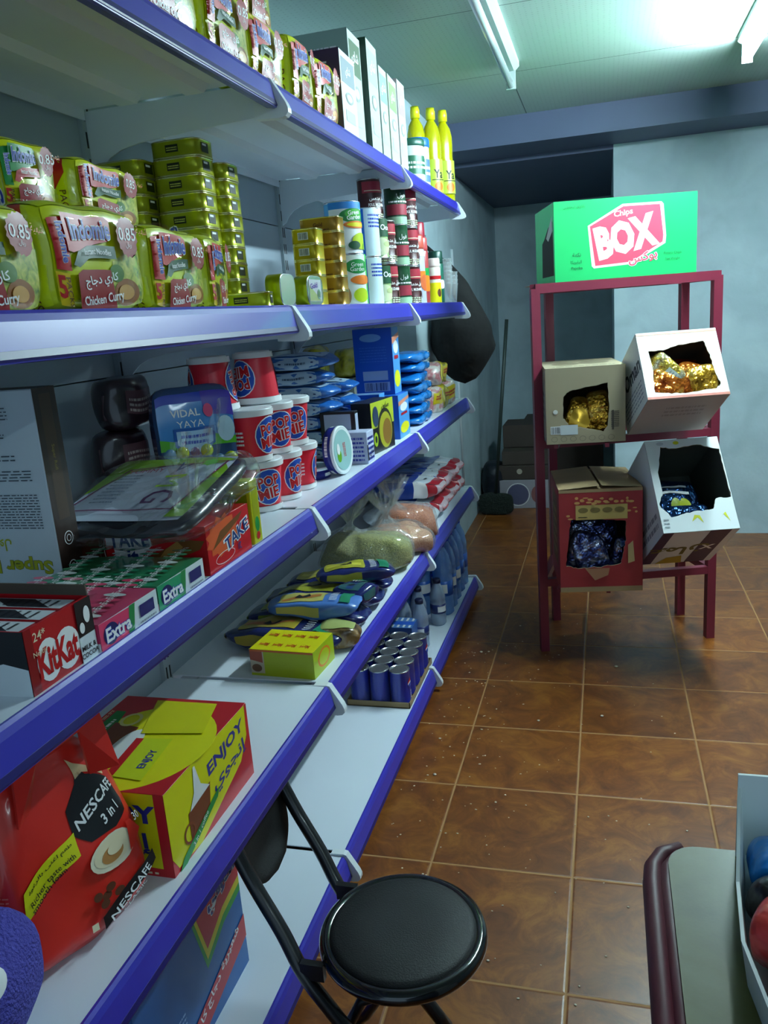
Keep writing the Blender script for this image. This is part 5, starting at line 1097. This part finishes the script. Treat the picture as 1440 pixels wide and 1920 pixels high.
open_box('chip_carton', 'white and purple cardboard box tilted forward with wide torn opening, lower right of the rack', D_loc, D_rz, D_t, .245, .30, .335, hD, WD, M('#4a5048', .85, var=.12, scale=10), artD)
foil_packs('D', D_loc, D_rz, D_t, [(-.035, -.08, .06, .14, .05, .16, -.1, .05, NF, lambda F: F['front'].ell(.4, .35, .12, .14, M('#a8b820', .3)).ell(.62, .35, .13, .16, M('#c0c818', .3)).rect(.1, .6, .8, .66, WHT).rect(.05, .75, .75, .8, GREY), 'navy chip bag with green round print in the wide open box'), (-.03, -.105, .006, .16, .05, .10, .2, .0, NF, None, 'dark blue shiny bag lying low in the wide open box')], 'navy bags in the lower right box')

# ================================================================== FOLDING CHAIR
KB = M('#0c0e12', .35, coat=.5); SEAT = M('#07090d', .6, var=.1, scale=200, bump=.15, bscale=400)
CB = (.262, 1.09, 0); ch = thing('folding_chair', 'small black folding chair with round padded seat, back tucked under the shelf', 'chair', CB)
rel = lambda pts: [(x-CB[0], y-CB[1], z) for x, y, z in pts]
def smooth_path(pts, k=5):
    P_ = [Vector(p) for p in pts]; out = []
    for i in range(len(P_)-1):
        p0 = P_[max(i-1, 0)]; p1 = P_[i]; p2 = P_[i+1]; p3 = P_[min(i+2, len(P_)-1)]
        for j in range(k):
            t = j/k; out.append(.5*((2*p1)+(-p0+p2)*t+(2*p0-5*p1+4*p2-p3)*t*t+(-p0+3*p1-3*p2+p3)*t**3))
    out.append(P_[-1]); return out
mb = MB(); mb.lathe([(.02, .272), (.118, .272), (.124, .276), (.126, .292), (.121, .300), (.112, .3035), (.06, .305), (.004, .3055)], SEAT, 56); mb.build('seat_pad', ch)
mb = MB(); mb.tube([(.129*math.cos(a), .129*math.sin(a), .287) for a in [2*PI*i/64 for i in range(64)]], .0125, M('#08090c', .12, coat=1.), 14, closed=True); mb.build('seat_rim', ch)
near = smooth_path([(-.016, 1.058, .452), (.02, 1.048, .385), (.072, 1.028, .315), (.112, 1.008, .258), (.165, 1.0, .19), (.30, .99, .011)])
far = smooth_path([(-.016, 1.262, .452), (.02, 1.25, .388), (.07, 1.228, .322), (.118, 1.200, .258), (.20, 1.182, .16), (.304, 1.18, .011)])
for p in (near, far): MB().tube(rel(p), .0125, KB, 12).build('front_leg', ch)
for p in ([(.335, 1.04, .262), (.20, 1.03, .20), (.16, 1.028, .12), (.075, 1.02, .011)], [(.335, 1.15, .262), (.22, 1.152, .14), (.16, 1.152, .04), (.13, 1.152, .011)]): MB().tube(rel(p), .0095, KB, 12).build('rear_leg', ch)
MB().tube(rel([(.30, .99, .011), (.304, 1.18, .011)]), .0095, KB, 10).build('floor_bar', ch)
MB().tube(rel(smooth_path([(-.016, 1.058, .452), (-.022, 1.10, .457), (-.022, 1.22, .457), (-.016, 1.262, .452)])), .0095, KB, 10).build('top_bar', ch)
for y in (1.005, 1.192): MB().box(.11-CB[0], .15-CB[0], y-CB[1]-.006, y-CB[1]+.006, .255, .285, KB).build('hinge_bracket', ch)
mb = MB(); NU, NV = 14, 14; PADM = M('#040608', .6, bump=.1, bscale=400)
def padp(u, v, side):
    z = .328+.122*v; hw = .094*math.sqrt(max(0., 1-(1-min(1, v/.62))**2))+.004; y = 1.158+u*hw
    x = .012-.028*v-.018*(1-u*u)*min(1, v*3)+side*(.007*(1-u**6)*(1 if 0 < v < 1 else .2))
    return (x-CB[0], y-CB[1], z)
for side in (-1, 1):
    vv = [padp(-1+2*i_/NU, j_/NV, side) for j_ in range(NV+1) for i_ in range(NU+1)]
    fs = [(j_*(NU+1)+i_, j_*(NU+1)+i_+1, (j_+1)*(NU+1)+i_+1, (j_+1)*(NU+1)+i_) for j_ in range(NV) for i_ in range(NU)]
    if side < 0: fs = [tuple(reversed(f)) for f in fs]
    mb.add(vv, fs, PADM, True)
mb.build('backrest_pad', ch)

# ================================================================== COUNTER AND TRAY
ct = thing('shop_counter', 'glass topped counter with maroon rubber edge at lower right', 'counter', (1.077, .2, 0))
TOPM = ramp_mat('counter_top', [(.3, '#3a3c0c'), (.5, '#585a1a'), (.7, '#6c704a')], 4.5, .5, 8, metal=.0, coat=.12, bump=.05, bscale=300, dist=.001)
def rr_outline(x0, x1, y0, y1, r):
    out = []
    for cx_, cy_2, a0 in ((x1-r, y1-r, 0), (x0+r, y1-r, PI/2), (x0+r, y0+r, PI), (x1-r, y0+r, 1.5*PI)):
        for i in range(7): a = a0+PI/2*i/6; out.append((cx_+r*math.cos(a), cy_2+r*math.sin(a)))
    return out
MB().prism(rr_outline(-.425, .5, -.7, .552, .03), 'z', .725, .752, TOPM).build('worktop', ct)
mb = MB()
for k, (x, r) in enumerate(((-.4405, .0095), (-.427, .0085))):
    mb.tube([(x+.030, .556-.004*k, .742), (x+.012, .546-.004*k, .742), (x+.002, .525, .742), (x, .50, .742), (x, -.7, .742)], r, M('#5a1a2a', .5), 12)
mb.box(-.446, -.424, -.7, .52, .715, .738, M('#5a1a2a', .5)); mb.build('rubber_edging', ct)
MB().box(-.40, .48, -.68, .52, 0, .725, M('#8a9296', .4, .3)).build('cabinet', ct)
MB().prism([(-.345, .545), (-.33, .50), (-.34, .47), (-.333, .44), (-.336, .40), (-.333, .40), (-.329, .44), (-.335, .47), (-.325, .50), (-.341, .545)], 'z', .7521, .7524, M('#1c1a14', .8)).build('crack', ct)
TR = (.80, .55, .7525); tr = thing('sweets_tray', 'open white cardboard tray of wrapped sweets on the counter', 'box', TR)
TW = M('#d4e0de', .5, var=.02); h = .09; mb = MB()
lw_ = [(-.078, .195), (-.092, .10), (-.098, .03), (-.09, -.03), (-.078, -.09), (-.07, -.17)]
mb.prism(lw_+[(.20, -.17), (.20, .195)], 'z', 0, .003, TW)
for i_ in range(len(lw_)-1):
    (xa, ya), (xb, yb) = lw_[i_], lw_[i_+1]; za, zb = .042+.035*(i_ == 0), .042
    mb.add([(xa, ya, 0), (xb, yb, 0), (xb-.006, yb, zb), (xa-.006, ya, za), (xa+.003, ya, 0), (xb+.003, yb, 0), (xb-.003, yb, zb), (xa-.003, ya, za)], [(0, 1, 2, 3), (7, 6, 5, 4), (3, 2, 6, 7)], TW)
mb.box(-.084, .20, .192, .195, 0, h, TW); mb.box(.197, .20, -.17, .195, 0, h*.7, TW); mb.box(-.07, .20, -.17, -.167, 0, .05, TW)
mb.build('tray', tr)
for k, (x, y, z, c_, s_, lab) in enumerate([(.746, .690, .757, '#1c90e8', .06, 'bright blue wrapped sweet at the far side of the white tray'), (.744, .642, .757, '#14181c', .06, 'black wrapped sweet with clear shine behind the red one'), (.737, .598, .757, '#d83a34', .068, 'red wrapped sweet in the white tray'), (.740, .535, .757, '#d838c0', .075, 'bright pink wrapped sweet in the white tray'), (.815, .56, .757, '#e06890', .06, 'light pink wrapped sweet to the right in the tray'), (.82, .64, .757, '#d8c828', .055, 'yellow wrapped sweet to the right in the tray'), (.765, .47, .757, '#e4e8e8', .06, 'white wrapped sweet nearest in the tray')]):
    pillow('wrapped_sweet', lab, 'sweet', s_, s_*.8, s_*.75, (x, y, z), .5*k, M(c_, .3, coat=.6, bump=.4, bscale=60), None, 'wrapped sweets in the tray', 300+k, .007, nx=12, ny=10, nz=8)

# ================================================================== BACK CORNER
BAGM = M('#020304', .85, bump=.8, bscale=16)
t = thing('rubbish_bag', 'black plastic bag hanging beside the far end of the shelving', 'bag', (-.055, 3.86, .95))
mb = MB(); n = 40; vv = []; fs = []; H_ = .57; K = 30
for j in range(K+1):
    v = j/K; r = .142*(math.sin(PI*min(1, v*1.25+.02)/2)**.75 if v < .45 else (1-((v-.45)/.55)**2.0*.93))*(1 if v > .02 else .6)
    r = .145*min(1, (v/.28)**.5) if v < .35 else .145*(1-((v-.35)/.65)**1.8*.93)
    for i in range(n):
        a = 2*PI*i/n; p = Vector((r*math.cos(a)*1.0-.095*max(0, v-.3)**1.1, r*math.sin(a)*.78, v*H_)); nv = mnoise.noise_vector(p*9)*.016+mnoise.noise_vector(Vector((a*2.2, 0, v*2)))*.010*(.4+v); vv.append(p+nv*min(1, v*8+.1))
for j in range(K):
    for i in range(n): fs.append((j*n+i, j*n+(i+1) % n, (j+1)*n+(i+1) % n, (j+1)*n+i))
fs.append(tuple(reversed(range(n)))); mb.add(vv, fs, BAGM, True); mb.build('bag', t)
MB().tube([(-.066, -.0, .56), (-.10, -.06, .60), (-.13, -.14, .64), (-.135, -.20, .655), (-.13, -.26, .64)], [.014, .010, .008, .008, .010], BAGM, 10).build('strap', t)
MB().tube([(-.15, -.20, .66), (-.115, -.205, .658), (-.11, -.205, .675)], .004, SILV, 8).build('hook', t)
def stick(name, label, p, q, r, mat, extra=None):
    t = thing(name, label, 'broom', (p[0], p[1], 0)); MB().tube([(0, 0, p[2]), (q[0]-p[0], q[1]-p[1], q[2])], r, mat, 10).build('handle', t)
    mb = MB(); mb.deform = soft_def(.22, .06, .14, 4, .006, 3, 20); soft_body(mb, .22, .06, .14, M('#16221c', .9, bump=.9, bscale=120)); mb.build('bristles', t); return t
stick('broom', 'thin dark broom leaning upright in the corner of the recess', (-.09, 5.02, .12), (.024, 5.0, 1.22), .011, M('#23322e', .5))
B1 = M('#3a302a', .75, var=.15, scale=8); B2 = M('#8f8c94', .6, var=.08, scale=8)
def fbox(label, loc, w, d, h, rz, mat, art=None):
    mb = MB(); mb.rbox(-w/2, w/2, -d/2, d/2, 0, h, mat, .003, 1, smooth=False); F = faces_of(mb, w, d, h)
    if art: art(F)
    o = mb.build('cardboard_box', None, loc, rotz=rz); tag(o, label, 'box', 'boxes piled in the recess')
fbox('pale carton with dark round print on the floor of the recess', (.085, 5.32, 0), .34, .30, .19, .02, B2, lambda F: F['front'].ell(.35, .5, .2, .36, M('#4a4a66', .6)).ring(.35, .5, .22, .40, .003, WHT).ell(.72, .5, .12, .3, M('#7a4a48', .6)))
fbox('flat brown carton lying on the pale printed carton in the recess', (.09, 5.33, .192), .36, .30, .09, -.03, B1, lambda F: F['front'].ell(.4, .6, .05, .2, M('#a8a090', .6)))
fbox('brown carton second from the top of the recess pile', (.10, 5.35, .284), .34, .28, .09, .05, B1)
fbox('large dark brown carton topmost in the recess pile', (.12, 5.50, .376), .38, .30, .15, 0, B1)
fbox('wide brown carton behind the pile in the recess', (.30, 5.95, 0), .55, .3, .50, 0, B1)
pillow('rubbish_sack', 'dark navy rubbish sack slumped against the wall by the recess boxes', 'bag', .22, .24, .36, (-.155+.055, 4.92, .0), .2, M('#0c1420', .4, bump=.6, bscale=18), None, seed=400, amp=.018, axis='z', n=3, pk=.3) if False else None
mb = MB(); mb.deform = soft_def(.16, .22, .30, 3, .014, 4, 9); soft_body(mb, .16, .22, .30, M('#0d1622', .45, bump=.6, bscale=18), 10, 12, 14)
tag(mb.build('rubbish_sack', None, (-.125, 5.27, 0), rotz=.0), 'dark navy rubbish sack slumped between the wall and the recess boxes', 'bag')
# crumbs on the floor
mb = MB(); rr = random.Random(11)
for k in range(260):
    if k < 150: x, y = rr.gauss(.12, .12), rr.uniform(1.5, 3.0)
    else: x, y = rr.uniform(.05, .8), rr.uniform(1.2, 3.4)
    if x < .03: continue
    s = rr.uniform(.0014, .0034)*(2.4 if rr.random() < .06 else 1)
    mb.lathe([(s*.5, 0), (s, s*.3), (s*.4, s*.6)], WHT if False else M('#d8c8b0', .7), 6, X=Matrix.Translation((x, y, .0003)) @ Matrix.Rotation(rr.uniform(0, 6), 4, 'Z'), sx=rr.uniform(.6, 1.5))
tag(mb.build('crumbs'), 'pale crumbs and paint flecks scattered on the tiled floor beside the shelving', 'crumbs', kind='stuff')
